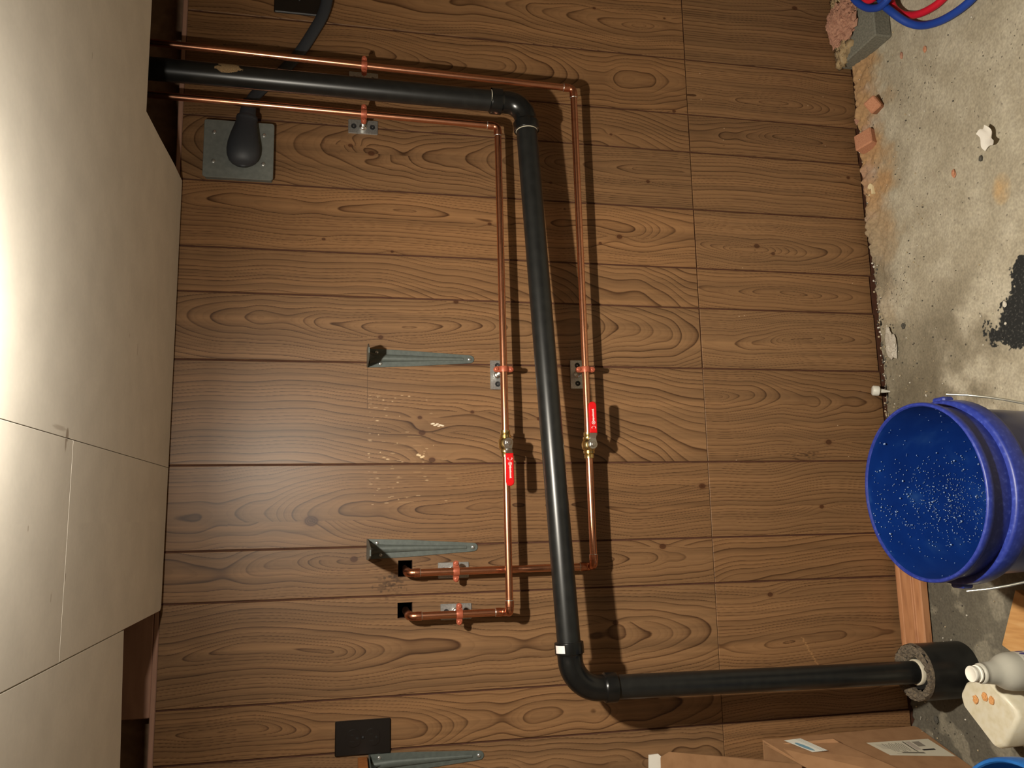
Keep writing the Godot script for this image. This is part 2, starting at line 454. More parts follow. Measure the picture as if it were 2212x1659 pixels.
func floor_images() -> Array:
	# x from -1.0 to 1.6, z from 0 to 1.3
	var W := 2048; var H := 1024
	var big := nimg(41, 0.012, 256, 128, 4, FastNoiseLite.TYPE_SIMPLEX_SMOOTH, W, H)
	var mid := nimg(42, 0.02, 1024, 512, 5, FastNoiseLite.TYPE_SIMPLEX_SMOOTH, W, H)
	var fine := nimg(43, 0.16, W, H, 3)
	var spk := nimg(44, 0.11, W, H, 2)
	var spk2 := nimg(46, 0.035, W, H, 4)
	var fin2 := nimg(47, 0.06, W, H, 3)
	var big2 := nimg(48, 0.03, 256, 128, 3, FastNoiseLite.TYPE_SIMPLEX_SMOOTH, W, H)
	var out := PackedByteArray(); out.resize(W * H * 3)
	var hb := PackedByteArray(); hb.resize(W * H)
	var base := Vector3(158, 149, 129); var pale := Vector3(178, 170, 151); var dark := Vector3(118, 108, 88)
	var sand := Vector3(164, 128, 88); var pink := Vector3(158, 120, 96); var tar := Vector3(26, 27, 26); var wet := Vector3(94, 85, 68)
	var grey := Vector3(84, 80, 70)
	for j in H:
		var z := 1.3 * (j + 0.5) / H
		for i in W:
			var k := j * W + i
			var x := -1.0 + 2.6 * (i + 0.5) / W
			var b: float = big[k] / 255.0; var m: float = mid[k] / 255.0; var f: float = fine[k] / 255.0; var s: float = spk[k] / 255.0
			var c := base.lerp(pale, clampf((m - 0.35) * 1.8, 0, 1))
			# damp brown zone by the wall
			var wv := smoothstep(0.62, 0.38, x + (b - 0.5) * 0.5) * smoothstep(0.40, 0.16, z + (m - 0.5) * 0.34)
			c = c.lerp(wet, clampf(wv * (0.55 + 0.5 * m), 0, 0.85))
			var gv := smoothstep(0.05, -0.12, x + (m - 0.5) * 0.3)
			c = c.lerp(grey, clampf(gv * (0.35 + 0.75 * b), 0, 0.9))
			if gv > 0.3 and m > 0.56: c = c.lerp(Vector3(136, 129, 112), clampf((m - 0.56) * 7.0, 0, 0.7))
			# sandy strip
			var sv := smoothstep(0.45, 0.75, x + (b - 0.5) * 0.3) * smoothstep(0.13, 0.04, z + (m - 0.5) * 0.12)
			c = c.lerp(sand.lerp(pink, clampf((m - 0.5) * 4.0, 0, 1)), clampf(sv, 0, 1) * 0.9)
			# rust blush
			var rx := (x - 0.655) / 0.03; var rz := (z - 0.44) / 0.022
			var rr := rx * rx + rz * rz
			if rr < 3.0: c = c.lerp(Vector3(196, 150, 92), clampf((1.6 - rr) * m, 0, 0.7))
			# tar patch
			var tx := (x - 0.405) / 0.078; var tz := (z - 0.472) / 0.092
			var tv := sqrt(tx * tx + tz * tz) + (m - 0.5) * 1.3 + (s - 0.5) * 0.4
			if tv < 1.0: c = c.lerp(tar.lerp(Vector3(88, 86, 80), clampf((f - 0.62) * 4.0, 0, 1)), clampf((1.0 - tv) * 14.0, 0, 1))
			# aggregate specks
			var sp := clampf((0.072 + 0.20 * (big2[k] / 255.0) * (big2[k] / 255.0) + 0.10 * (m - 0.5) - s) * 14.0, 0, 1)
			sp = maxf(sp, clampf((0.06 + 0.13 * b - spk2[k] / 255.0) * 12.0, 0, 1) * 0.8)
			c = c.lerp(Vector3(56, 52, 46), sp * 0.8)
			c *= 0.84 + 0.20 * f + 0.12 * (fin2[k] / 255.0)
			var cw := 0.011 + 0.011 * smoothstep(0.75, 0.4, x) * smoothstep(0.02, 0.2, x) + 0.008 * (m - 0.5)
			if z < cw: c = c.lerp(Vector3(20, 17, 14), smoothstep(cw, cw - 0.005, z))
			out[k * 3] = int(clampf(c.x, 0, 255)); out[k * 3 + 1] = int(clampf(c.y, 0, 255)); out[k * 3 + 2] = int(clampf(c.z, 0, 255))
			hb[k] = int(clampf(90.0 + 60.0 * f + 70.0 * m - 90.0 * sp, 0, 255))
	var im := Image.create_from_data(W, H, false, Image.FORMAT_RGB8, out); im.generate_mipmaps()
	var hm := Image.create_from_data(W, H, false, Image.FORMAT_L8, hb)
	hm.convert(Image.FORMAT_RGBA8); hm.bump_map_to_normal_map(3.0); hm.generate_mipmaps()
	return [im, hm]

# ================= back wall =================
const HOLES := [[-0.1282, -0.0938, 1.194, 1.2248], [-0.2155, -0.1826, 1.194, 1.226]]

# flat plate in x,y with rectangular holes: front face, outer chamfer, hole walls
func plate(st: SurfaceTool, x0: float, x1: float, y0: float, y1: float, zb: float, zf: float, holes: Array, bev := 0.0012):
	var xs := [x0 + bev, x1 - bev]; var ys := [y0 + bev, y1 - bev]
	for h in holes:
		xs.append(h[0]); xs.append(h[1]); ys.append(h[2]); ys.append(h[3])
	xs.sort(); ys.sort()
	var T := func(v: Vector3) -> Vector2: return Vector2((v.x + 0.66) / 2.06, 1.0 - v.y / 1.72)
	for i in xs.size() - 1:
		for j in ys.size() - 1:
			if xs[i + 1] - xs[i] < 1e-6 or ys[j + 1] - ys[j] < 1e-6: continue
			var cx: float = (xs[i] + xs[i + 1]) * 0.5; var cy: float = (ys[j] + ys[j + 1]) * 0.5
			var skip := false
			for h in holes:
				if cx > h[0] and cx < h[1] and cy > h[2] and cy < h[3]: skip = true
			if skip: continue
			var p := [Vector3(xs[i], ys[j], zf), Vector3(xs[i + 1], ys[j], zf), Vector3(xs[i + 1], ys[j + 1], zf), Vector3(xs[i], ys[j + 1], zf)]
			quad(st, p[0], p[1], p[2], p[3], Vector3.BACK, T.call(p[0]), T.call(p[1]), T.call(p[2]), T.call(p[3]))
	var zc := zf - bev
	var o := [Vector3(x0, y0, zc), Vector3(x1, y0, zc), Vector3(x1, y1, zc), Vector3(x0, y1, zc)]
	var q := [Vector3(x0 + bev, y0 + bev, zf), Vector3(x1 - bev, y0 + bev, zf), Vector3(x1 - bev, y1 - bev, zf), Vector3(x0 + bev, y1 - bev, zf)]
	var n := [Vector3.DOWN, Vector3.RIGHT, Vector3.UP, Vector3.LEFT]
	for k in 4:
		var l := (k + 1) % 4
		quad(st, o[k], o[l], q[l], q[k], n[k] + Vector3.BACK, T.call(o[k]), T.call(o[l]), T.call(q[l]), T.call(q[k]))
		var ok: Vector3 = o[k]; var ol: Vector3 = o[l]
		quad(st, ok, ol, Vector3(ol.x, ol.y, zb), Vector3(ok.x, ok.y, zb), n[k], T.call(ok), T.call(ol), T.call(ol), T.call(ok))
	for h in holes:
		var e := [Vector3(h[0], h[2], zf), Vector3(h[1], h[2], zf), Vector3(h[1], h[3], zf), Vector3(h[0], h[3], zf)]
		for k in 4:
			var l := (k + 1) % 4
			var a: Vector3 = e[k]; var b: Vector3 = e[l]
			quad(st, a, b, Vector3(b.x, b.y, zb), Vector3(a.x, a.y, zb), -n[k], T.call(a), T.call(b), T.call(b), T.call(a))

func build_back_wall():
	var w := Node3D.new(); w.name = "wall_back"; add_child(w); tag(w, "", "", "", "structure")
	var m := mat("panel_wood", Color.WHITE, 0.40, 0.0, 0.42)
	m.albedo_texture = ImageTexture.create_from_image(wood_image())
	m.texture_repeat = false
	var m2 := mat("panel_wood_far", Color.WHITE, 0.4); m2.albedo_texture = m.albedo_texture
	for k in GROOVES.size() - 1:
		var a: float = GROOVES[k] + 0.0019; var b: float = GROOVES[k + 1] - 0.0019
		var far: bool = a < -0.655 or b > 1.39
		var hs := []
		for h in HOLES:
			if h[0] > a and h[1] < b: hs.append(h)
		var gap := 0.0011 if a > 0.15 else 0.0006
		var dip := 0.0008 if (a > 0.33 and k % 2 == 0) else 0.0
		for r in 2:
			var st := begin()
			if r == 0: plate(st, a, b, SEAM + gap, 1.706, -0.0045, 0.0, hs, 0.0008)
			else: plate(st, a, b, 0.003 + 0.003 * ((k * 7) % 3), SEAM - gap - dip, -0.0045, 0.0, [], 0.0008)
			put(st, "plank", m2 if far else m, w)
	# dark backing behind the grooves, pierced where the pipes enter
	var st := begin(); plate(st, -1.62, 2.62, -0.02, 1.708, -0.02, -0.0032, HOLES, 0.0)
	put(st, "backing", mats["groove_dark"], w)
	st = begin(); box(st, Vector3(0.5, 0.95, -0.16), Vector3(4.3, 2.3, 0.1), 0.0)
	put(st, "masonry", mats["pebble_dark"], w)
	# framing showing above the panelling
	st = begin(); box(st, Vector3(-0.27, 1.754, -0.019), Vector3(0.235, 0.074, 0.036), 0.002)
	put(st, "blocking", mats["sill_wood"], w)
	st = begin(); box(st, Vector3(0.5, 1.712, -0.012), Vector3(4.2, 0.011, 0.022), 0.002)
	put(st, "cap_strip", mats["sill_wood"], w)
	st = begin(); box(st, Vector3(0.5, 1.84, -0.06), Vector3(4.2, 0.28, 0.04), 0.002)
	put(st, "rim_board", mats["joist_wood"], w)

func hash01(a: int, b: int) -> float:
	var h := (a * 374761393 + b * 668265263) & 0x7fffffff
	h = ((h ^ (h >> 13)) * 1274126177) & 0x7fffffff
	return float(h & 0xffff) / 65535.0

const KNOTS := [0.667, 0.688, 7, 0.648, 0.738, 4, 0.682, 1.011, 5, 0.73, 0.825, 3, 0.625, 1.394, 4, 0.855, 1.337, 5, 0.839, 1.289, 7, 0.603, 1.24, 4, 0.489, 1.093, 6, 0.401, 1.265, 7, 0.661, 0.322, 7, 0.643, 0.278, 5, 0.863, 0.044, 5, 0.815, 0.607, 5, 0.933, 0.699, 4, 1.01, 0.527, 5, 1.34, 0.161, 7, 1.274, 0.73, 5, 1.267, 0.54, 4, 0.185, 1.172, 8, 0.124, 1.15, 8, 0.219, 1.177, 5, 0.232, 1.058, 5, 0.058, 0.507, 9, 0.162, 0.164, 9, 0.004, 0.197, 6, -0.08, 0.614, 8, -0.199, 0.35, 7, -0.005, 1.41, 13, -0.088, 1.319, 7, -0.246, 0.736, 6, -0.542, 0.651, 8, 0.217, 0.902, 5, 0.795, 0.858, 4]

func wood_image() -> Image:
	var W := 2048; var H := 1712
	var sx := 2.06 / W; var sy := 1.72 / H
	var warp := nimg(51, 0.018, 256, 214, 3, FastNoiseLite.TYPE_SIMPLEX_SMOOTH, W, H)
	var streak := nimg(52, 0.22, W, 54, 3, FastNoiseLite.TYPE_SIMPLEX_SMOOTH, W, H)
	var wide := nimg(53, 0.03, W, 27, 3, FastNoiseLite.TYPE_SIMPLEX_SMOOTH, W, H)
	var jag := nimg(55, 0.09, W / 2, 214, 2, FastNoiseLite.TYPE_SIMPLEX_SMOOTH, W, H)
	var out := PackedByteArray(); out.resize(W * H * 3)
	var n1 := FastNoiseLite.new(); n1.seed = 54; n1.frequency = 1.0; n1.fractal_octaves = 2
	for g in range(4, 18):
		var xa := int(clampf((GROOVES[g] + 0.66) / sx, 0, W)); var xb := int(clampf((GROOVES[g + 1] + 0.66) / sx + 1, 0, W))
		var xl: float = GROOVES[g]; var xr: float = GROOVES[g + 1]
		for row in 2:
			var ya := 0 if row == 0 else int((1.72 - SEAM) / sy); var yb := int((1.72 - SEAM) / sy) if row == 0 else H
			var sd := g * 31 + row * 977
			var straight := hash01(sd, 5) < 0.16 or (xr - xl) < 0.06
			var spacing := 0.0052 + 0.0030 * hash01(sd, 1)
			var px := lerpf(xl, xr, 0.3 + 0.4 * hash01(sd, 2))
			if straight: px = (xl - 0.05) if hash01(sd, 3) < 0.5 else (xr + 0.05)
			var slope := (0.05 + 0.09 * hash01(sd, 7)) * (1.0 if hash01(sd, 8) < 0.5 else -1.0)
			var y0 := lerpf(0.0, 0.5, hash01(sd, 9)) if row == 1 else lerpf(0.45, 1.75, hash01(sd, 9))
			var tone := 0.95 + 0.10 * hash01(sd, 4)
			var redder := hash01(sd, 6)
			var kn := []
			for k in range(0, KNOTS.size(), 3):
				if KNOTS[k] > xl and KNOTS[k] < xr and ((KNOTS[k + 1] > SEAM) == (row == 0)): kn.append([float(KNOTS[k]), float(KNOTS[k + 1]), KNOTS[k + 2] * 0.001])
			var tab := PackedFloat32Array()
			for k in 256: tab.append(0.42 + 0.58 * hash01(sd, 100 + k))
			for j in range(ya, yb):
				var Y := 1.72 - (j + 0.5) * sy
				var xc: float = px + 0.020 * n1.get_noise_2d(Y * 1.9, sd * 1.7)
				var hv: float = slope * (Y - y0) + 0.022 * n1.get_noise_2d(Y * 1.6 + 40.0, sd * 2.3) + 0.005 * n1.get_noise_2d(Y * 7.0, sd * 0.7)
				var h2: float = hv * hv
				var near := []
				for q in kn:
					if absf(Y - q[1]) < 0.17: near.append(q)
				for i in range(xa, xb):
					var k := j * W + i
					var X := -0.66 + (i + 0.5) * sx
					var dx := X - xc
					var r := dx * dx * (1.0 if not straight else 0.6) + h2
					r = sqrt(maxf(r, 0.0)) if r > 0.0 else -sqrt(-r) * 0.8
					var wv: float = (warp[k] - 128) / 255.0
					r += 0.0085 * wv
					var knot := 0.0; var halo := 0.0
					for q in near:
						var R: float = q[2]
						var u: float = (X - q[0]); var v: float = (Y - q[1])
						var g2: float = u * u / (9.0 * R * R) + v * v / (50.0 * R * R)
						if g2 < 4.0:
							r += R * 1.5 * exp(-g2) * (1.0 if u * (q[0] - xc) > 0.0 else -0.6)
						var e: float = sqrt(u * u / (R * R * 0.55) + v * v / (R * R)) + wv * 0.5
						if e < 1.8:
							knot = maxf(knot, clampf((1.12 - e) * 4.0, 0, 1) * (0.75 + 0.25 * sin(e * 18.0)))
							halo = maxf(halo, clampf(1.8 - e, 0, 1) * 0.5)
					var ph: float = r / spacing + 64.0 + 0.42 * sin(r * 140.0 + sd) + 0.006 * (jag[k] - 128) / 64.0
					var fl := int(floor(ph)); var t := ph - fl
					var t4 := t * t * t * t
					var late := (0.18 * t * t + 1.05 * t4 * t4 * t * t) * (1.0 - smoothstep(0.94, 1.0, t)) * tab[fl & 255]
					var st: float = (streak[k] - 128) / 255.0
					var wd: float = (wide[k] - 128) / 255.0
					var p3: float = ph * 3.0
					var t3: float = p3 - floor(p3)
					var d := clampf(late * 1.08 + 0.09 * t3 * t3 * t3 + 0.17 * st * (0.5 + t) + 0.05, 0, 1)
					var cr := lerpf(135.0, 52.0, d); var cg := lerpf(103.0, 31.0, d); var cb := lerpf(72.0, 16.0, d)
					var tn := tone * (1.0 + 0.22 * wd)
					cr *= tn; cg *= tn * (1.0 - 0.03 * redder); cb *= tn * (1.0 - 0.07 * redder)
					if halo > 0.0: cr *= 1.0 - 0.16 * halo; cg *= 1.0 - 0.22 * halo; cb *= 1.0 - 0.25 * halo
					if knot > 0.0: cr = lerpf(cr, 62.0, knot * 0.9); cg = lerpf(cg, 34.0, knot * 0.9); cb = lerpf(cb, 18.0, knot * 0.9)
					out[k * 3] = int(clampf(cr, 0, 255)); out[k * 3 + 1] = int(clampf(cg, 0, 255)); out[k * 3 + 2] = int(clampf(cb, 0, 255))
	# wear: soot by the pipe holes, paint chips, scribble, scratches
	var rng := RandomNumberGenerator.new(); rng.seed = 77
	var dab := func(X: float, Y: float, rx: float, ry: float, c: Vector3, amt: float):
		var ci := int((X + 0.66) / sx); var cj := int((1.72 - Y) / sy)
		var wi := int(rx / sx) + 1; var wj := int(ry / sy) + 1
		for j in range(maxi(cj - wj, 0), mini(cj + wj + 1, H)):
			for i in range(maxi(ci - wi, 0), mini(ci + wi + 1, W)):
				var u := (i - ci) * sx / rx; var v := (j - cj) * sy / ry
				var a := clampf((1.0 - u * u - v * v) * 2.0, 0, 1) * amt
				if a > 0.0:
					var k := (j * W + i) * 3
					out[k] = int(lerpf(out[k], c.x, a)); out[k + 1] = int(lerpf(out[k + 1], c.y, a)); out[k + 2] = int(lerpf(out[k + 2], c.z, a))
	for k in 90:
		dab.call(-0.143 + rng.randfn(0, 0.011), 1.24 + rng.randfn(0, 0.017), rng.randf_range(0.001, 0.004), rng.randf_range(0.001, 0.007), Vector3(42, 28, 18), rng.randf_range(0.08, 0.35))
	for k in 46:
		dab.call(0.131 + rng.randfn(0, 0.006), 0.225 + rng.randfn(0, 0.026), 0.0012, rng.randf_range(0.002, 0.008), Vector3(52, 36, 24), rng.randf_range(0.2, 0.6))
	for k in 70:
		var X := rng.randf_range(0.02, 0.27); var Y := 1.29 - rng.randf() * rng.randf() * 0.20
		dab.call(X, Y, rng.randf_range(0.0006, 0.0016), rng.randf_range(0.001, 0.006), Vector3(226, 200, 160), rng.randf_range(0.25, 0.75))
	for k in 9: dab.call(0.203 + rng.randfn(0, 0.0015), 1.150 - 0.003 * k, 0.0018, 0.004, Vector3(236, 222, 200), 0.9)
	for k in 8: dab.call(0.134 + rng.randfn(0, 0.002), 1.183 - 0.002 * k, 0.0026, 0.003, Vector3(232, 208, 168), 0.8)
	for k in 34: dab.call(-0.300 - 0.002 * k, 0.275 - 0.0011 * k + rng.randfn(0, 0.0015), 0.0011, 0.0026, Vector3(206, 158, 104), 0.5)
	for k in 70: dab.call(0.335 - 0.0014 * k, 1.2935, 0.0013, 0.0006, Vector3(70, 48, 30), 0.55)
	for k in 12:
		var X := rng.randf_range(0.02, 0.2); var Y := rng.randf_range(1.10, 1.25); var L := rng.randi_range(3, 9)
		for q in L: dab.call(X, Y - 0.004 * q, 0.0012, 0.004, Vector3(190, 158, 112), 0.25)
	for k in 60: dab.call(rng.randf_range(-0.5, 1.3), rng.randf_range(0.02, 0.45), rng.randf_range(0.0006, 0.0014), rng.randf_range(0.001, 0.004), Vector3(70, 40, 22), 0.6)
	for k in 14: dab.call(rng.randf_range(0.1, 1.2), rng.randf_range(0.03, 0.5), 0.0011, 0.0012, Vector3(240, 226, 206), 0.9)
	var im := Image.create_from_data(W, H, false, Image.FORMAT_RGB8, out); im.generate_mipmaps()
	return im

# ================= shell and ceiling =================
func build_shell():
	for d in [["wall_left", Vector3(-1.66, 1.0, 1.75), Vector3(0.1, 2.2, 4.0)], ["wall_right", Vector3(2.66, 1.0, 1.75), Vector3(0.1, 2.2, 4.0)], ["wall_front", Vector3(0.5, 1.0, 3.66), Vector3(4.4, 2.2, 0.1)]]:
		var st := begin(); box(st, d[1], d[2], 0.0)
		var o := put(st, d[0], mats["shell_wall"]); tag(o, "", "", "", "structure")

func build_ceiling():
	var c := Node3D.new(); c.name = "ceiling"; add_child(c); tag(c, "", "", "", "structure")
	var m := mat("drywall", Color.WHITE, 0.9)
	m.albedo_texture = ImageTexture.create_from_image(ceiling_image())
	var T := Transform3D(Basis(Vector3(1, 0, 0), Vector3(0, 0, 1), Vector3(0, -1, 0)), Vector3(0, CEIL + 0.012, 0))
	var polys := [
		[Vector2(0.1105, 0.018), Vector2(0.739, 0.013), Vector2(0.7385, 0.10), Vector2(0.731, 0.24), Vector2(0.727, 0.354), Vector2(0.943, 0.357), Vector2(2.61, 0.36), Vector2(2.61, 3.61), Vector2(0.1105, 3.61)],
		[Vector2(-0.176, 0.034), Vector2(-0.17, 0.026), Vector2(0.1095, 0.018), Vector2(0.1095, 0.6435), Vector2(-0.176, 0.6435)],
		[Vector2(-0.176, 0.6445), Vector2(0.1095, 0.6445), Vector2(0.1095, 3.61), Vector2(-0.176, 3.61)],
		[Vector2(-1.61, 0.27), Vector2(-0.399, 0.295), Vector2(-0.1775, 0.318), Vector2(-0.1775, 3.61), Vector2(-1.61, 3.61)]]
	for p in polys:
		var st := begin()
		prism(st, PackedVector2Array(p), 0.0, 0.012, T, 0.0008)
		put(st, "drywall_sheet", m, c)
	var deck := begin(); box(deck, Vector3(0.5, 2.02, 1.75), Vector3(4.4, 0.06, 4.0), 0.0)
	put(deck, "subfloor_deck", mats["joist_wood"], c)
	for x in [-1.2, -0.75, 0.55, 1.42, 1.85, 2.3]:
		var st := begin(); box(st, Vector3(x, 1.85, 1.80), Vector3(0.038, 0.27, 3.6), 0.002)
		put(st, "joist", mats["joist_wood"], c)

func ceiling_image() -> Image:
	var S := 512
	var a := nimg(61, 0.02, S, S, 4); var b := nimg(62, 0.2, S, S, 2)
	var out := PackedByteArray(); out.resize(S * S * 3)
	for k in S * S:
		var v := 0.965 + 0.05 * (a[k] / 255.0 - 0.5) + 0.02 * (b[k] / 255.0 - 0.5)
		out[k * 3] = int(232 * v); out[k * 3 + 1] = int(226 * v); out[k * 3 + 2] = int(214 * v)
	# scuffs, in metres within a 1 m tile
	var marks := [[0.114, 0.668, 0.010, 0.006, 0.55], [0.103, 0.672, 0.012, 0.003, 0.45], [0.12, 0.70, 0.003, 0.03, 0.25], [-0.071, 0.64, 0.006, 0.002, 0.6], [-0.007, 0.785, 0.004, 0.0015, 0.5], [0.309, 0.384, 0.004, 0.002, 0.4], [0.297, 0.326, 0.012, 0.001, 0.5], [-0.093, 0.69, 0.006, 0.0012, 0.4], [0.65, 0.668, 0.005, 0.0014, 0.35]]
	for q in marks:
		for j in range(-18, 19):
			for i in range(-18, 19):
				var x: float = i / float(S); var z: float = j / float(S)
				var e: float = 1.0 - (x * x) / (q[2] * q[2]) - (z * z) / (q[3] * q[3])
				if e <= 0.0: continue
				var px := posmod(int(q[0] * S) + i, S); var pz := posmod(int(q[1] * S) + j, S)
				var k := (pz * S + px) * 3
				var amt: float = q[4] * minf(e * 2.0, 1.0)
				out[k] = int(lerpf(out[k], 120, amt)); out[k + 1] = int(lerpf(out[k + 1], 100, amt)); out[k + 2] = int(lerpf(out[k + 2], 82, amt))
	var im := Image.create_from_data(S, S, false, Image.FORMAT_RGB8, out); im.generate_mipmaps()
	return im

# ================= copper water lines =================
const CR := 0.00795   # half inch copper

func ctube(parent: Node, a: Vector3, b: Vector3):
	var st := begin(); tube(st, [a, b], [CR, CR], 22)
	put(st, "tube", mats["copper"], parent)

# elbow with a socket on each end; soc0/soc1 lengths (0 = no socket)
func celbow(parent: Node, p0: Vector3, c: Vector3, p1: Vector3, soc0 := 0.013, soc1 := 0.013, r := 0.0115):
	var arc := arc_pts(p0, c, p1, r, 8)
	var pts := []; var rad := []
	var d0 := (p0 - c).normalized(); var d1 := (p1 - c).normalized()
	if soc0 > 0:
		for q in [[soc0, 0.0084], [soc0, 0.0094], [0.001, 0.0094], [0.0, 0.0089]]:
			pts.append(arc[0] + d0 * q[0]); rad.append(q[1])
	for a in arc: pts.append(a); rad.append(0.0088)
	if soc1 > 0:
		for q in [[0.0, 0.0089], [0.001, 0.0094], [soc1, 0.0094], [soc1, 0.0084]]:
			pts.append(arc[-1] + d1 * q[0]); rad.append(q[1])
	var st := begin(); tube(st, pts, rad, 22)
	var e := put(st, "elbow", mats["copper_joint"], parent)
	for k in 2:
		var s: float = soc0 if k == 0 else soc1
		if s <= 0: continue
		var q: Vector3 = (arc[0] + d0 * s) if k == 0 else (arc[-1] + d1 * s)
		var d: Vector3 = d0 if k == 0 else d1
		var so := begin(); tube(so, [q - d * 0.0006, q + d * 0.0004, q + d * 0.0014], [0.0092, 0.0091, 0.008], 20)
		put(so, "solder_ring", mats["solder"], e)

func build_valve(parent: Node, c: Vector3, ax: Vector3):
	# ax: direction the handle points along the pipe
	var B := Basis(ax, ax.cross(Vector3.BACK) * -1.0, Vector3.BACK)
	B = Basis(ax, Vector3.BACK.cross(ax), Vector3.BACK)
	var X := Transform3D(B, c)
	# lathe about the pipe axis: y -> pipe
	var L := Transform3D(Basis(B.y, B.x, B.z), c)
	var st := begin()
	lathe(st, [Vector2(0.0081, -0.029), Vector2(0.0105, -0.029), Vector2(0.0108, -0.021), Vector2(0.0098, -0.0195), Vector2(0.0125, -0.0185), Vector2(0.0130, -0.013), Vector2(0.0118, -0.012), Vector2(0.0150, -0.008), Vector2(0.0162, -0.002), Vector2(0.0162, 0.004), Vector2(0.0148, 0.009), Vector2(0.0122, 0.0125), Vector2(0.0130, 0.0135), Vector2(0.0126, 0.0185), Vector2(0.0098, 0.0195), Vector2(0.0108, 0.021), Vector2(0.0105, 0.029), Vector2(0.0081, 0.029)], 24, L)
	var body := put(st, "ball_valve", mats["brass"], parent)
	var Z := Transform3D(Basis(B.x, B.z, -B.y), c)   # lathe y -> out of the wall
	st = begin(); lathe(st, [Vector2(0.0085, 0.010), Vector2(0.0085, 0.022), Vector2(0.0058, 0.023), Vector2(0.0058, 0.030), Vector2(0, 0.030)], 20, Z)
	put(st, "stem", mats["brass"], body)
	# hexagon nut
	st = begin()
	var hexa := PackedVector2Array()
	for k in 6: hexa.append(Vector2(cos(TAU * k / 6.0), sin(TAU * k / 6.0)) * 0.0066)
	prism(st, hexa, 0.0325, 0.0375, X, 0.0008)
	lathe(st, [Vector2(0.0036, 0.0375), Vector2(0.0036, 0.040), Vector2(0.003, 0.041), Vector2(0, 0.041)], 16, Z)
	put(st, "stem_nut", mats["chrome"], body)
	# lever: tang round the stem, slope, then the vinyl grip
	st = begin()
	var tang := PackedVector2Array()
	for k in 13:
		var t := PI * 0.5 + PI * k / 12.0
		tang.append(Vector2(cos(t), sin(t)) * 0.0105)
	tang.append(Vector2(0.014, -0.0075)); tang.append(Vector2(0.014, 0.0075))
	prism(st, tang, 0.030, 0.0325, X, 0.0006, true)
	var Q := func(p: Vector3) -> Vector3: return X * p
	for s in [[0.0, 0.0025]]:
		var a := [Vector3(0.0135, -0.0075, 0.030), Vector3(0.0135, 0.0075, 0.030), Vector3(0.0265, 0.0075, 0.0375), Vector3(0.0265, -0.0075, 0.0375)]
		var b := []
		for v in a: b.append(v + Vector3(-0.001, 0, 0.0025))
		quad(st, Q.call(b[0]), Q.call(b[1]), Q.call(b[2]), Q.call(b[3]), B.z)
		quad(st, Q.call(a[0]), Q.call(a[1]), Q.call(a[2]), Q.call(a[3]), -B.z)
		quad(st, Q.call(a[0]), Q.call(a[3]), Q.call(b[3]), Q.call(b[0]), -B.y)
		quad(st, Q.call(a[1]), Q.call(a[2]), Q.call(b[2]), Q.call(b[1]), B.y)
	put(st, "lever_tang", mats["chrome"], body)
	st = begin()
	var grip := PackedVector2Array()
	grip.append(Vector2(0.024, 0.0082)); grip.append(Vector2(0.024, -0.0082))
	for k in 13:
		var t := -PI * 0.5 + PI * k / 12.0
		grip.append(Vector2(0.0845 + cos(t) * 0.0088, sin(t) * 0.0088))
	prism(st, grip, 0.0355, 0.0435, X, 0.0018, true)
	put(st, "handle", mats["red_vinyl"], body)
	# white print on the grip: two dots with an arc, a ringed swirl and an unreadable script word
	st = begin()
	var zt := 0.04355
	var stroke := func(pts: Array, wd: float):
		for k in pts.size() - 1:
			var a: Vector2 = pts[k]; var b: Vector2 = pts[k + 1]
			var d := (b - a).normalized() * wd * 0.5; var nn := Vector2(-d.y, d.x)
			quad(st, Q.call(Vector3(a.x - d.x + nn.x, a.y - d.y + nn.y, zt)), Q.call(Vector3(b.x + d.x + nn.x, b.y + d.y + nn.y, zt)), Q.call(Vector3(b.x + d.x - nn.x, b.y + d.y - nn.y, zt)), Q.call(Vector3(a.x - d.x - nn.x, a.y - d.y - nn.y, zt)), B.z)
	var sm := []
	for k in 9:
		var t := -0.9 + 1.8 * k / 8.0
		sm.append(Vector2(0.0345 + 0.0042 * cos(t), 0.0042 * sin(t) * 1.25))
	stroke.call(sm, 0.0008)
	for s in [-1.0, 1.0]: stroke.call([Vector2(0.0345, 0.0042 * s), Vector2(0.0355, 0.0044 * s)], 0.0016)
	var ringp := []
	for k in 15: ringp.append(Vector2(0.0465, 0) + Vector2(cos(TAU * k / 14.0), sin(TAU * k / 14.0)) * 0.0034)
	stroke.call(ringp, 0.0012)
	stroke.call([Vector2(0.0448, 0.0014), Vector2(0.0465, -0.0016), Vector2(0.0472, 0.0014), Vector2(0.0485, -0.0008)], 0.0009)
	var word := []
	for k in 30:
		word.append(Vector2(0.0505 + 0.0009 * k, (0.0016 + (0.0012 if k in [4, 5, 14, 28] else 0.0)) * (1 if k % 2 == 0 else -1)))
	stroke.call(word, 0.0008)
	put(st, "printed_mark", mats["white_ink"], body)

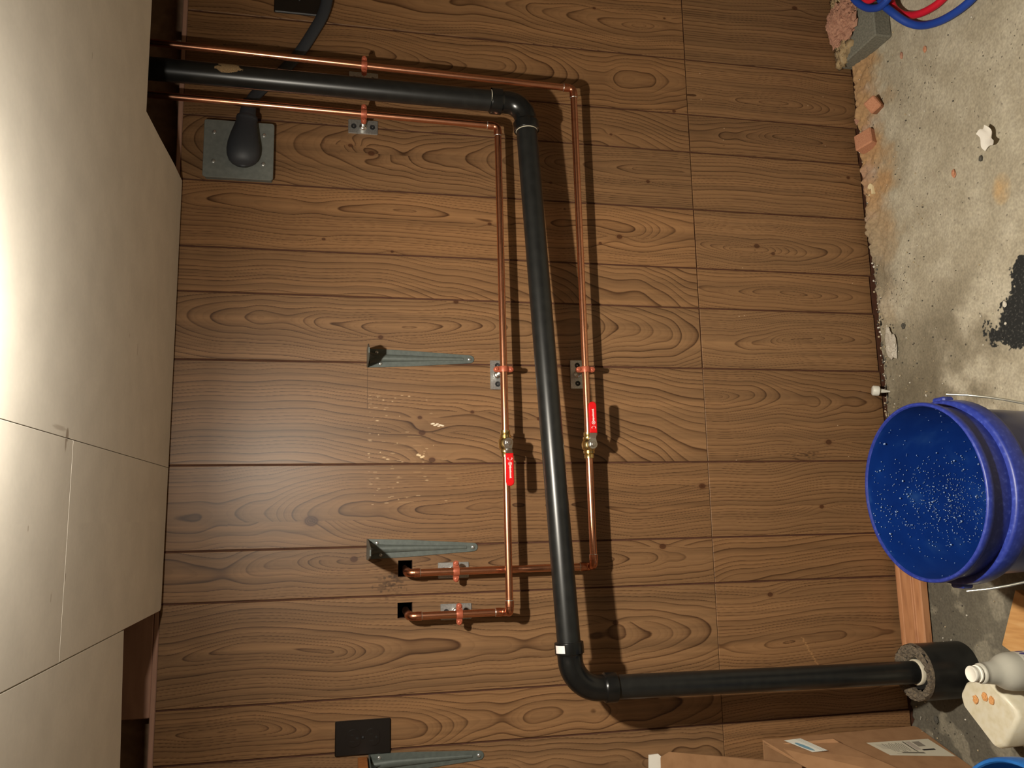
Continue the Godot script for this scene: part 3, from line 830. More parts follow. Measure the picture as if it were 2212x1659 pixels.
func build_copper_lines():
	# lower line
	var A := Vector3(1.036, 1.95, 0.062); var B := Vector3(1.0108, 0.8125, 0.064); var C := Vector3(-0.113, 0.8040, 0.070); var D := Vector3(-0.117, 0.8040, 0.045); var E := Vector3(-0.118, 1.206, 0.045); var F := Vector3(-0.1135, 1.209, -0.06)
	var t := thing("copper_pipe", "copper water line running under the black drain pipe, nearest the floor, with red lever valve", "pipe", Vector3.ZERO, "copper water lines")
	water_line(t, [A, B, C, D, E, F], 0.1498, 1.0)
	# upper line
	A = Vector3(0.911, 1.95, 0.065); B = Vector3(0.8975, 1.0005, 0.067); C = Vector3(-0.2035, 0.997, 0.085); D = Vector3(-0.2055, 0.997, 0.053); E = Vector3(-0.2065, 1.204, 0.053); F = Vector3(-0.2035, 1.206, -0.06)
	t = thing("copper_pipe", "copper water line running above the black drain pipe, with red lever valve printed in white", "pipe", Vector3.ZERO, "copper water lines")
	water_line(t, [A, B, C, D, E, F], 0.1530, -1.0)

func water_line(t: Node3D, P: Array, vx: float, side: float):
	var e := 0.019
	var dir := func(a: Vector3, b: Vector3) -> Vector3: return (b - a).normalized()
	ctube(t, P[0], P[1] + dir.call(P[1], P[0]) * e)
	celbow(t, P[0], P[1], P[2])
	var h: Vector3 = dir.call(P[1], P[2])
	var vc: Vector3 = P[1] + h * ((P[1] as Vector3).x - vx)
	ctube(t, P[1] + h * e, vc - h * 0.022)
	build_valve(t, vc, -h if side > 0 else h)
	ctube(t, vc + h * 0.022, P[2] - h * e)
	celbow(t, P[1], P[2], P[3], 0.013, 0.0)
	celbow(t, P[2], P[3], P[4], 0.0, 0.013)
	var u: Vector3 = dir.call(P[3], P[4])
	ctube(t, P[3] + u * e, P[4] - u * e)
	celbow(t, P[3], P[4], P[5])
	var w: Vector3 = dir.call(P[4], P[5])
	ctube(t, P[4] + w * e, P[5])

# ================= clamps =================
func build_clamps():
	var rows := [
		[Vector3(1.02179, 1.3085, 0.06313), Vector3.UP, "copper ring clamp on the outermost rising pipe, its plate half hidden behind the black drain"],
		[Vector3(0.90188, 1.3085, 0.06635), Vector3.UP, "copper ring clamp on the rising copper pipe next to the grey outlet box"],
		[Vector3(0.3182, 0.99866, 0.07647), Vector3.LEFT, "copper ring clamp on the upper horizontal copper line, right by a shelf bracket's tip"],
		[Vector3(0.3222, 0.80729, 0.06768), Vector3.LEFT, "copper ring clamp on the lower horizontal copper line, its plate shaded by the drain pipe"],
		[Vector3(-0.11775, 1.1045, 0.045), Vector3.UP, "copper ring clamp on the short copper riser nearest the shelf bracket over the pipe hole"],
		[Vector3(-0.206, 1.0995, 0.053), Vector3.UP, "copper ring clamp on the short copper riser farther from the shelf bracket over the holes"]]
	for r in rows: pipe_clamp(r[0], r[1], r[2])

func pipe_clamp(p: Vector3, ax: Vector3, label: String):
	var t := thing("pipe_clamp", label, "clamp", Vector3(p.x, p.y, 0), "copper pipe clamps")
	var zp := p.z
	# local frame: e = along pipe, s = sideways, z = out
	var s := Vector3.BACK.cross(ax)   # for pipe up: LEFT... ears on both sides
	if s.x + s.y < 0: s = -s
	var X := Transform3D(Basis(s, ax, s.cross(ax)), Vector3.ZERO)
	if X.basis.z.z < 0: X.basis = Basis(s, -ax, s.cross(-ax))
	var st := begin(); prism(st, rounded(0.034, 0.068, 0.002, 3), 0.0, 0.0035, X, 0.0006)
	var plate_ := put(st, "base_plate", mats["zinc"], t)
	for k in [-1.0, 1.0]:
		st = begin()
		var Z := Transform3D(Basis(X.basis.x, X.basis.z, -X.basis.y), X.basis.y * 0.0215 * k)
		lathe(st, [Vector2(0.0062, 0.0035), Vector2(0.0062, 0.0042), Vector2(0.0052, 0.0044), Vector2(0.0036, 0.0037), Vector2(0.0024, 0.0037), Vector2(0, 0.0033)], 18, Z)
		put(st, "screw", mats["dark_steel"], plate_)
	st = begin()
	var Zc := Transform3D(Basis(X.basis.x, X.basis.z, -X.basis.y), Vector3.ZERO)
	lathe(st, [Vector2(0.0095, 0.0035), Vector2(0.0085, 0.0075), Vector2(0.0068, 0.009), Vector2(0.0048, 0.0095), Vector2(0.0048, zp - 0.0098), Vector2(0, zp - 0.0098)], 20, Zc)
	put(st, "standoff_rod", mats["chrome"], t)
	# ring around the pipe
	st = begin()
	var Lr := Transform3D(Basis(X.basis.x, X.basis.y, X.basis.z), Vector3(0, 0, zp))
	lathe(st, [Vector2(0.0085, 0.0065), Vector2(0.0085, -0.0065), Vector2(0.0104, -0.0065), Vector2(0.0108, -0.005), Vector2(0.0108, 0.005), Vector2(0.0104, 0.0065), Vector2(0.0085, 0.0065)], 24, Lr)
	put(st, "ring", mats["clamp_copper"], t)
	for k in [-1.0, 1.0]:
		st = begin()
		for f in [0.0, 1.0]:
			var zc: float = zp + (0.0022 if f > 0 else -0.0042)
			var ear := PackedVector2Array()
			ear.append(Vector2(0.0093 * k, 0.006)); ear.append(Vector2(0.0093 * k, -0.006))
			for q in 9:
				var a := -PI * 0.5 + PI * q / 8.0
				ear.append(Vector2((0.0165 + cos(a) * 0.006) * k, sin(a) * 0.006))
			prism(st, ear, zc - 0.0013, zc + 0.0013, X, 0.0005, true)
		var er := put(st, "ear", mats["clamp_copper"], t)
		st = begin()
		var Zs := Transform3D(Basis(X.basis.x, X.basis.z, -X.basis.y), X.basis.x * 0.0165 * k + Vector3(0, 0, zp))
		lathe(st, [Vector2(0.0, -0.0095), Vector2(0.003, -0.0095), Vector2(0.003, 0.0035), Vector2(0.0046, 0.0036), Vector2(0.0044, 0.006), Vector2(0.003, 0.0068), Vector2(0.0018, 0.0068), Vector2(0.0012, 0.0055), Vector2(0, 0.0055)], 16, Zs)
		put(st, "screw", mats["clamp_copper"], er)

# ================= black drain =================
const DR := 0.0240

func build_drain():
	var A := Vector3(0.9435, 1.95, 0.115); var B := Vector3(0.9327, 0.9461, 0.115); var C := Vector3(-0.3467, 0.8906, 0.178); var D := Vector3(-0.3585, 0.05, 0.178)
	var t := thing("drain_pipe", "black plastic drain pipe with two elbows crossing the panelled wall", "pipe")
	var d1 := (A - B).normalized(); var d2 := (C - B).normalized(); var d3 := (D - C).normalized()
	for q in [[A, B + d1 * 0.055], [B + d2 * 0.055, C - d2 * 0.072], [C + d3 * 0.072, D]]:
		var st := begin(); tube(st, [q[0], q[1]], [DR, DR], 36)
		put(st, "pipe_length", mats["abs_black"], t)
	for q in [[A, B, C, 0.043, 0.054, 0.079, 0.047, 0.068], [B, C, D, 0.060, 0.068, 0.091, 0.066, 0.090]]:
		var arc := arc_pts(q[0], q[1], q[2], q[3], 14)
		var e0: Vector3 = (q[0] - q[1]).normalized(); var e1: Vector3 = (q[2] - q[1]).normalized()
		var st := begin()
		var pts := []; var rad := []
		for f in [[q[5], 0.0245], [q[5], 0.0288], [q[5] - 0.001, 0.0295], [q[4] + 0.001, 0.0295], [q[4], 0.0268], [q[4] - 0.004, 0.0255]]:
			pts.append(q[1] + e0 * f[0]); rad.append(f[1])
		for a in arc: pts.append(a); rad.append(0.0255)
		for f in [[q[6] - 0.004, 0.0255], [q[6], 0.0268], [q[6] + 0.001, 0.0295], [q[7] - 0.001, 0.0295], [q[7], 0.0288], [q[7], 0.0245]]:
			pts.append(q[1] + e1 * f[0]); rad.append(f[1])
		tube(st, pts, rad, 36)
		var el := put(st, "elbow", mats["abs_fitting"], t)
		for k in 2:
			var L: float = q[5] if k == 0 else q[7]
			var dd: Vector3 = e0 if k == 0 else e1
			st = begin(); tube(st, [q[1] + dd * (L - 0.0002), q[1] + dd * (L + 0.0014)], [0.0251, 0.0246], 36)
			put(st, "glue_line", mats["glue"] if q[3] < 0.05 else mats["abs_black"], el)
		if q[3] > 0.05:
			# white sticker on the upper side of the hub
			st = begin()
			var u := Vector3.UP; u = (u - e0 * u.dot(e0)).normalized(); var w := e0.cross(u)
			patch(st, q[1] + e0 * (q[4] + 0.004), e0, u, w, 0.0297, 0.2, 1.0, 0.015, func(_a, _b): return true)
			put(st, "sticker", mats["white_ink"], el)
	# torn label on the rising length and its row of pale print
	var e := d1; var u := Vector3.BACK; u = (u - e * u.dot(e)).normalized(); var w := e.cross(u)
	var nz := FastNoiseLite.new(); nz.seed = 5; nz.frequency = 0.22
	var st := begin()
	patch(st, B + e * 0.617, e, u, w, DR + 0.0004, -0.25, 1.0, 0.058, func(a, b): return absf(b - 0.5) < 0.46 - 0.42 * absf(a - 0.35) + 0.30 * nz.get_noise_2d(a * 9.0, b * 9.0) and a + b * 0.5 > 0.25, 26, 26)
	put(st, "torn_label", mats["torn_paper"], t)
	st = begin()
	var rng := RandomNumberGenerator.new(); rng.seed = 9
	for k in 64:
		if k % 9 == 8: continue
		var y0 := 0.205 + 0.0042 * k
		patch(st, B + e * y0, e, u, w, DR + 0.0003, 0.83, 0.83 + rng.randf_range(0.06, 0.13), rng.randf_range(0.0008, 0.0024), func(_a, _b): return true, 2, 1)
	var pl := put(st, "printed_line", mats["grey_paint"], t); tag(pl, "", "", "", "stuff")

# patch on a cylinder: from angle a0 to a1 (radians from u towards w), length l
func patch(st: SurfaceTool, base: Vector3, e: Vector3, u: Vector3, w: Vector3, r: float, a0: float, a1: float, l: float, keep: Callable, na := 8, nl := 4):
	for i in na:
		for j in nl:
			if not keep.call((i + 0.5) / na, (j + 0.5) / nl): continue
			var p := []; var n := []
			for q in [[i, j], [i + 1, j], [i + 1, j + 1], [i, j + 1]]:
				var a: float = lerpf(a0, a1, q[0] / float(na))
				var d := u * cos(a) + w * sin(a)
				n.append(d); p.append(base + d * r + e * (l * q[1] / float(nl)))
			tri(st, p[0], p[1], p[2], n[0], n[1], n[2]); tri(st, p[0], p[2], p[3], n[0], n[2], n[3])

func build_sleeve():
	# black sleeve in the floor that takes the drain, with a crusted rim
	var t := thing("floor_sleeve", "wide black pipe sleeve with crusted grey rim standing on floor around drain pipe", "pipe sleeve", Vector3(-0.3575, 0, 0.178))
	var st := begin()
	lathe(st, [Vector2(0.060, -0.01), Vector2(0.0595, 0.118), Vector2(0.058, 0.122)], 48)
	put(st, "sleeve", mats["abs_black"], t)
	st = begin()
	var nz := FastNoiseLite.new(); nz.seed = 21; nz.frequency = 0.5; nz.fractal_octaves = 3
	var na := 140; var nr := 18
	var P := []
	for i in na + 1:
		var row := []
		var a := TAU * (i % na) / na
		for j in nr + 1:
			var f := j / float(nr)
			var r := lerpf(0.0605, 0.034 + 0.009 * cos(a - 1.95) + 0.003 * nz.get_noise_2d(cos(a) * 6, sin(a) * 6), f)
			var h := 0.1195 + 0.006 * sin(PI * minf(f * 1.2, 1.0)) + 0.006 * nz.get_noise_2d(cos(a) * r * 150, sin(a) * r * 150)
			if j == 0: h = 0.113
			if j == nr: h -= 0.012
			row.append(Vector3(cos(a) * r, h, sin(a) * r))
		P.append(row)
	for i in na:
		for j in nr:
			quad(st, P[i][j], P[i + 1][j], P[i + 1][j + 1], P[i][j + 1], Vector3(0, 1, 0) + (P[i][j] as Vector3) * 4.0)
	tmat("crust", noise_tex(34, 0.05, [[0.0, g8(44, 38, 32)], [0.45, g8(92, 82, 70)], [0.75, g8(118, 106, 88)], [1.0, g8(176, 140, 92)]]), 9.0, 0.95)
	put(st, "crusted_rim", mats["crust"], t)
	st = begin()
	lathe(st, [Vector2(0.036, 0.108), Vector2(0, 0.106)], 24)
	put(st, "cavity", mats["slot_black"], t)
	st = begin()
	lathe(st, [Vector2(0.0242, 0.104), Vector2(0.0272, 0.106), Vector2(0.0275, 0.114), Vector2(0.0252, 0.1165), Vector2(0.0242, 0.1165)], 36)
	put(st, "sealant_ring", mats["glue"], t)

# ================= shelf brackets and shelf =================
func build_brackets():
	var rows := [
		[Vector3(0.3523, 1.2957, 0), 0.006, "grey steel shelf bracket under the grey outlet box side, with bare wall below its arm", 0.125, -0.05],
		[Vector3(-0.0675, 1.2928, 0), -0.008, "grey steel shelf bracket directly above the upper square pipe hole", 0.205, 0.0],
		[Vector3(-0.5075, 1.2852, 0), 0.008, "grey steel shelf bracket below the black outlet plate, carrying a wooden shelf", 0.2, 0.0]]
	rows[0][2] = "grey steel shelf bracket whose tip points at a pipe clamp on the upper copper line"
	for r in rows:
		var t := thing("shelf_bracket", r[2], "bracket", r[0], "grey shelf brackets")
		t.rotation.z = r[1]
		var tl := 0.243
		var poly := PackedVector2Array([Vector2(-0.0195, 0), Vector2(-0.0215, -0.004), Vector2(-0.0185, -0.09), Vector2(-0.0095, -tl + 0.012)])
		for k in 9:
			var a := PI + PI * k / 8.0
			poly.append(Vector2(cos(a) * 0.0092, -tl + 0.0092 + sin(a) * 0.0092))
		poly.append_array([Vector2(0.0095, -tl + 0.012), Vector2(0.0185, -0.09), Vector2(0.0215, -0.004), Vector2(0.0195, 0)])
		var st := begin(); prism(st, poly, 0.0, 0.0024, Transform3D.IDENTITY, 0.0005)
		# raised centre rib
		for k in 24:
			var y0 := -0.006 - 0.212 * k / 24.0; var y1 := -0.006 - 0.212 * (k + 1) / 24.0
			for s in 8:
				var q := []; var n := []
				for f in [[y0, s], [y0, s + 1], [y1, s + 1], [y1, s]]:
					var u: float = (f[0] + 0.006) / -0.212
					var w := lerpf(0.0095, 0.0035, u) * (1.0 + 0.5 * exp(-u * 14.0)); var h := lerpf(0.0055, 0.0022, u) + 0.012 * exp(-u * 12.0)
					var a: float = PI * f[1] / 8.0
					q.append(Vector3(-cos(a) * w, f[0], 0.0022 + sin(a) * h)); n.append(Vector3(-cos(a) / w, 0, sin(a) / h).normalized())
				tri(st, q[0], q[1], q[2], n[0], n[1], n[2]); tri(st, q[0], q[2], q[3], n[0], n[2], n[3])
		put(st, "wall_leg", mats["grey_paint"], t)
		st = begin()
		var L: float = r[3]
		var arm := PackedVector2Array([Vector2(-0.0195, 0), Vector2(-0.0215, 0.004), Vector2(-0.0185, 0.09), Vector2(-0.0095, L - 0.01), Vector2(-0.006, L), Vector2(0.006, L), Vector2(0.0095, L - 0.01), Vector2(0.0185, 0.09), Vector2(0.0215, 0.004), Vector2(0.0195, 0)])
		prism(st, arm, -0.0024, 0.0, Transform3D(Basis(Vector3(1, 0, 0), Vector3(r[4], 0, 1), Vector3(0, 1, 0)), Vector3.ZERO), 0.0)
		# rib under the arm with a web in the corner
		for s in 10:
			var z0 := (L - 0.015) * s / 10.0; var z1 := (L - 0.015) * (s + 1) / 10.0
			var h0 := 0.004 + 0.035 * exp(-z0 / 0.018); var h1 := 0.004 + 0.035 * exp(-z1 / 0.018)
			var wd0 := lerpf(0.009, 0.003, s / 10.0); var wd1 := lerpf(0.009, 0.003, (s + 1) / 10.0)
			quad(st, Vector3(-wd0, -0.002, z0), Vector3(-wd1, -0.002, z1), Vector3(0, -h1, z1), Vector3(0, -h0, z0), Vector3(-1, -1, 0))
			quad(st, Vector3(wd0, -0.002, z0), Vector3(wd1, -0.002, z1), Vector3(0, -h1, z1), Vector3(0, -h0, z0), Vector3(1, -1, 0))
		put(st, "shelf_arm", mats["grey_paint"], t)
		for q in [[-0.0125, -0.030], [0.0125, -0.022], [0.0, -tl + 0.011]]:
			st = begin()
			lathe(st, [Vector2(0.0044, 0.0024), Vector2(0.0042, 0.0036), Vector2(0.0028, 0.0048), Vector2(0.0012, 0.0050), Vector2(0.0008, 0.0040), Vector2(0, 0.0040)], 16, Transform3D(Basis(Vector3(1, 0, 0), Vector3(0, 0, 1), Vector3(0, -1, 0)), Vector3(q[0], q[1], 0)))
			put(st, "screw", mats["zinc"], t)
	var st := begin(); box(st, Vector3(-0.84, 1.2975, 0.098), Vector3(0.70, 0.0195, 0.19), 0.0012)
	tag(put(st, "wall_shelf", mats["shelf_wood"]), "brown wooden shelf board end resting on the bracket under the black outlet plate", "shelf")

# ================= electrics =================
func wall_plate(c: Vector2, label: String, duplex: bool):
	var t := thing("outlet_plate", label, "outlet", Vector3(c.x, c.y, 0), "black outlet plates")
	var st := begin(); prism(st, rounded(0.0695, 0.1145, 0.003, 3), 0.0, 0.0055, Transform3D.IDENTITY, 0.0022)
	put(st, "cover_plate", mats["plate_black"], t)
	if duplex:
		for s in [-1.0, 1.0]:
			st = begin()
			var pl := PackedVector2Array()
			for k in 28:
				var a := TAU * k / 28.0
				pl.append(Vector2(clampf(cos(a) * 0.0172, -0.0172, 0.0172), clampf(sin(a) * 0.0172, -0.0142, 0.0142)))
			prism(st, pl, 0.005, 0.0072, Transform3D(Basis.IDENTITY, Vector3(0, 0.0195 * s, 0)), 0.0006)
			var f := put(st, "receptacle", mats["plate_black"], t)
			for q in [[-0.0063, 0.003, 0.0012, 0.0075], [0.0063, 0.003, 0.0012, 0.0062], [0.0, -0.0075, 0.0042, 0.0042]]:
				st = begin(); box(st, Vector3(q[0], 0.0195 * s + q[1], 0.00725), Vector3(q[2], q[3], 0.0006), 0.0)
				put(st, "slot", mats["slot_black"], f)
	st = begin()
	lathe(st, [Vector2(0.0034, 0.0054), Vector2(0.0032, 0.0066), Vector2(0.0016, 0.0076), Vector2(0, 0.0076)], 14, Transform3D(Basis(Vector3(1, 0, 0), Vector3(0, 0, 1), Vector3(0, -1, 0)), Vector3.ZERO))
	put(st, "plate_screw", mats["dark_steel"], t)

func build_electrics():
	wall_plate(Vector2(-0.4515, 1.2968), "black outlet plate with two sockets beside the wooden shelf end", true)
	wall_plate(Vector2(1.207, 1.459), "black wall plate at the top edge of the photo where the thick cable runs", false)
	# grey steel outlet box
	var t := thing("outlet_box", "grey steel outlet box behind the thick black plug, close under the ceiling", "outlet box", Vector3(0.8150, 1.581, 0))
	var st := begin(); box(st, Vector3(0, 0, 0.011), Vector3(0.128, 0.143, 0.022), 0.002)
	put(st, "box_body", mats["box_grey"], t)
	st = begin(); prism(st, rounded(0.135, 0.150, 0.006, 4), 0.022, 0.0245, Transform3D.IDENTITY, 0.001)
	put(st, "cover_plate", mats["box_grey"], t)
	for q in [[0.037, -0.053], [-0.031, -0.053], [0.037, 0.053], [-0.031, 0.053]]:
		st = begin()
		lathe(st, [Vector2(0.0048, 0.0245), Vector2(0.0044, 0.0266), Vector2(0.002, 0.0276), Vector2(0, 0.0276)], 14, Transform3D(Basis(Vector3(1, 0, 0), Vector3(0, 0, 1), Vector3(0, -1, 0)), Vector3(q[0], q[1], 0)))
		put(st, "screw", mats["zinc"], t)
	# moulded plug and cord, one thing
	var c := thing("power_cord", "thick black appliance cord with a teardrop plug in the grey outlet box", "cord")
	st = begin()
	var pp := []; var rr := []
	for q in [[0.765, 0.004], [0.767, 0.014], [0.772, 0.023], [0.780, 0.030], [0.792, 0.0345], [0.806, 0.0355], [0.822, 0.0335], [0.842, 0.029], [0.862, 0.0245], [0.876, 0.022], [0.879, 0.0235], [0.886, 0.0225], [0.890, 0.018], [0.925, 0.0145]]:
		pp.append(Vector3(q[0], 1.5685 - 0.10 * maxf(q[0] - 0.83, 0.0), 0.0475 - 0.004 * clampf((q[0] - 0.84) / 0.04, 0, 1))); rr.append(q[1])
	tube(st, pp, rr, 30, true, Vector3.BACK, 0.62)
	put(st, "plug", mats["cord_black"], c)
	var path := curve([Vector3(0.905, 1.561, 0.0415), Vector3(0.925, 1.556, 0.039), Vector3(0.955, 1.541, 0.030), Vector3(1.0, 1.503, 0.022), Vector3(1.063, 1.457, 0.018), Vector3(1.124, 1.424, 0.018), Vector3(1.168, 1.404, 0.018), Vector3(1.215, 1.394, 0.018), Vector3(1.30, 1.388, 0.018), Vector3(1.42, 1.40, 0.018)], 8)
	st = begin(); tube(st, path, same(0.0135, path.size()), 20, true, Vector3.BACK, 0.55)
	put(st, "cable", mats["cord_black"], c)

# ================= bucket and bin =================
func build_bucket():
	var t := thing("bucket", "open blue plastic bucket with droplets inside, wire handle down, in front of panelled wall", "bucket", Vector3(0.0252, 0, 0.584))
	var H := 0.376
	var st := begin()
	lathe(st, [Vector2(0, 0.004), Vector2(0.118, 0.004), Vector2(0.124, 0.0), Vector2(0.1315, 0.0), Vector2(0.1325, 0.004), Vector2(0.1445, 0.30)], 72)
	put(st, "bucket_body", mats["bucket_blue"], t)
	st = begin()
	lathe(st, [Vector2(0.1445, 0.296), Vector2(0.1540, 0.296), Vector2(0.1572, 0.2985), Vector2(0.1580, 0.303), Vector2(0.1572, 0.324), Vector2(0.1556, 0.3275), Vector2(0.1520, 0.3285), Vector2(0.1462, 0.3285)], 72)
	put(st, "collar_ring", mats["bucket_scuffed"], t)
	st = begin()
	lathe(st, [Vector2(0.1462, 0.3265), Vector2(0.1472, H - 0.014), Vector2(0.1520, H - 0.012), Vector2(0.1530, H - 0.009), Vector2(0.1526, H - 0.002), Vector2(0.1508, H), Vector2(0.1480, H), Vector2(0.1462, H - 0.003)], 72)
	put(st, "rim", mats["bucket_scuffed"], t)
	st = begin()
	lathe(st, [Vector2(0.1462, H - 0.003), Vector2(0.1445, 0.33), Vector2(0.1425, 0.28), Vector2(0.1300, 0.02), Vector2(0.122, 0.009), Vector2(0, 0.0085)], 72)
	put(st, "inside", mats["bucket_inside"], t)
	# water drops clinging to the inner wall
	st = begin()
	var rng := RandomNumberGenerator.new(); rng.seed = 4
	for k in 900:
		var a := rng.randf_range(0.0, TAU)
		if k > 120: a = -PI * 0.5 + rng.randfn(-0.12, 0.34)
		var y := H - 0.012 - absf(rng.randfn(0.0, 0.13))
		if k > 240: y = H - absf(rng.randfn(0.17, 0.075))
		if y < 0.03: continue
		var r := lerpf(0.1300, 0.1446, (y - 0.02) / 0.34) - 0.0003
		var d := Vector3(cos(a), 0, sin(a))
		var s := rng.randf_range(0.0005, 0.0011) * (2.2 if rng.randf() < 0.05 else 1.0)
		var u := Vector3.UP; var w := d.cross(u)
		var c := d * r + u * y
		for q in 6:
			var a0 := TAU * q / 6.0; var a1 := TAU * (q + 1) / 6.0
			var p0 := c + (u * cos(a0) * 1.3 + w * sin(a0)) * s; var p1 := c + (u * cos(a1) * 1.3 + w * sin(a1)) * s
			var tip := c - d * s * 0.8
			tri(st, tip, p0, p1, -d, (p0 - c).normalized() - d * 0.4, (p1 - c).normalized() - d * 0.4)
	var dr := put(st, "water_drops", mats["droplet"], t); tag(dr, "", "", "", "stuff")
	# handle ears and wire bail, hanging down towards the front right
	for s in [-1.0, 1.0]:
		st = begin(); box(st, Vector3(0.1585 * s, 0.312, 0), Vector3(0.010, 0.022, 0.03), 0.003)
		put(st, "handle_ear", mats["bucket_scuffed"], t)
	var pts := []
	for k in 33:
		var a := PI * k / 32.0
		var out := sin(a)
		pts.append(Vector3(lerpf(cos(a), 1.0 - 2.0 * a / PI, 0.45) * 0.168, 0.312 - 0.205 * out, 0.01 + 0.172 * pow(out, 0.8)))
	st = begin(); tube(st, pts, same(0.0022, pts.size()), 10)
	put(st, "wire_handle", mats["wire"], t)

func build_bin():
	var t := thing("bin", "rim of a lighter blue plastic tub in the photo's bottom corner beside the carton", "tub", Vector3(-0.526, 0, 0.717))
	var H := 0.36
	var st := begin()
	lathe(st, [Vector2(0, 0.004), Vector2(0.12, 0.004), Vector2(0.125, 0), Vector2(0.132, 0), Vector2(0.143, H - 0.03)], 64)
	put(st, "tub_body", mats["bin_blue"], t)
	st = begin()
	lathe(st, [Vector2(0.143, H - 0.03), Vector2(0.149, H - 0.028), Vector2(0.150, H - 0.004), Vector2(0.148, H), Vector2(0.144, H), Vector2(0.142, H - 0.003)], 64)
	put(st, "rim", mats["bin_blue"], t)
	st = begin()
	lathe(st, [Vector2(0.142, H - 0.003), Vector2(0.129, 0.02), Vector2(0.12, 0.009), Vector2(0, 0.0085)], 64)
	put(st, "inside", mats["bin_blue"], t)

# ================= bottle and tub =================
func build_bottle():
	var t := thing("bottle", "white plastic bottle with a flat white cap and blue-spotted label, next to the white tub", "bottle", Vector3(-0.309, 0, 0.448))
	var st := begin()
	lathe(st, [Vector2(0, 0.003), Vector2(0.029, 0.0), Vector2(0.0335, 0.003), Vector2(0.035, 0.010), Vector2(0.035, 0.106), Vector2(0.0345, 0.118), Vector2(0.0325, 0.128), Vector2(0.0285, 0.1365), Vector2(0.0240, 0.144), Vector2(0.0215, 0.151), Vector2(0.0203, 0.159), Vector2(0.0190, 0.169), Vector2(0.0182, 0.1755), Vector2(0.0188, 0.1765), Vector2(0.0186, 0.1795), Vector2(0.0160, 0.1815), Vector2(0.0125, 0.182), Vector2(0.0125, 0.19)], 48)
	put(st, "bottle_body", mats["bottle_white"], t)
	st = begin()
	lathe(st, [Vector2(0.0125, 0.1845), Vector2(0.0156, 0.1845), Vector2(0.0160, 0.1858), Vector2(0.0156, 0.1880), Vector2(0.0136, 0.1888), Vector2(0.0136, 0.1925), Vector2(0.0143, 0.1940), Vector2(0.0147, 0.1985), Vector2(0.0140, 0.2), Vector2(0.0128, 0.2), Vector2(0.0122, 0.1993), Vector2(0, 0.1993)], 40)
	put(st, "cap", mats["cap_white"], t)
	var im := Image.create(256, 96, false, Image.FORMAT_RGB8); im.fill(g8(222, 220, 208))
	for k in 60:
		var cx := (k % 20) * 13 + (6 if (k / 20) % 2 else 0); var cy := 14 + (k / 20) * 26
		for j in range(-9, 10):
			for i in range(-5, 6):
				if i * i / 20.0 + j * j / 70.0 < 1.0: im.set_pixel(posmod(cx + i, 256), clampi(cy + j, 0, 95), g8(58, 62, 134))
	im.generate_mipmaps()
	var m := mat("bottle_label", Color.WHITE, 0.45); m.albedo_texture = ImageTexture.create_from_image(im); m.uv1_scale = Vector3(1, 10.4, 1)
	st = begin(); lathe(st, [Vector2(0.0352, 0.106), Vector2(0.0353, 0.012)], 48)
	put(st, "label_band", m, t)

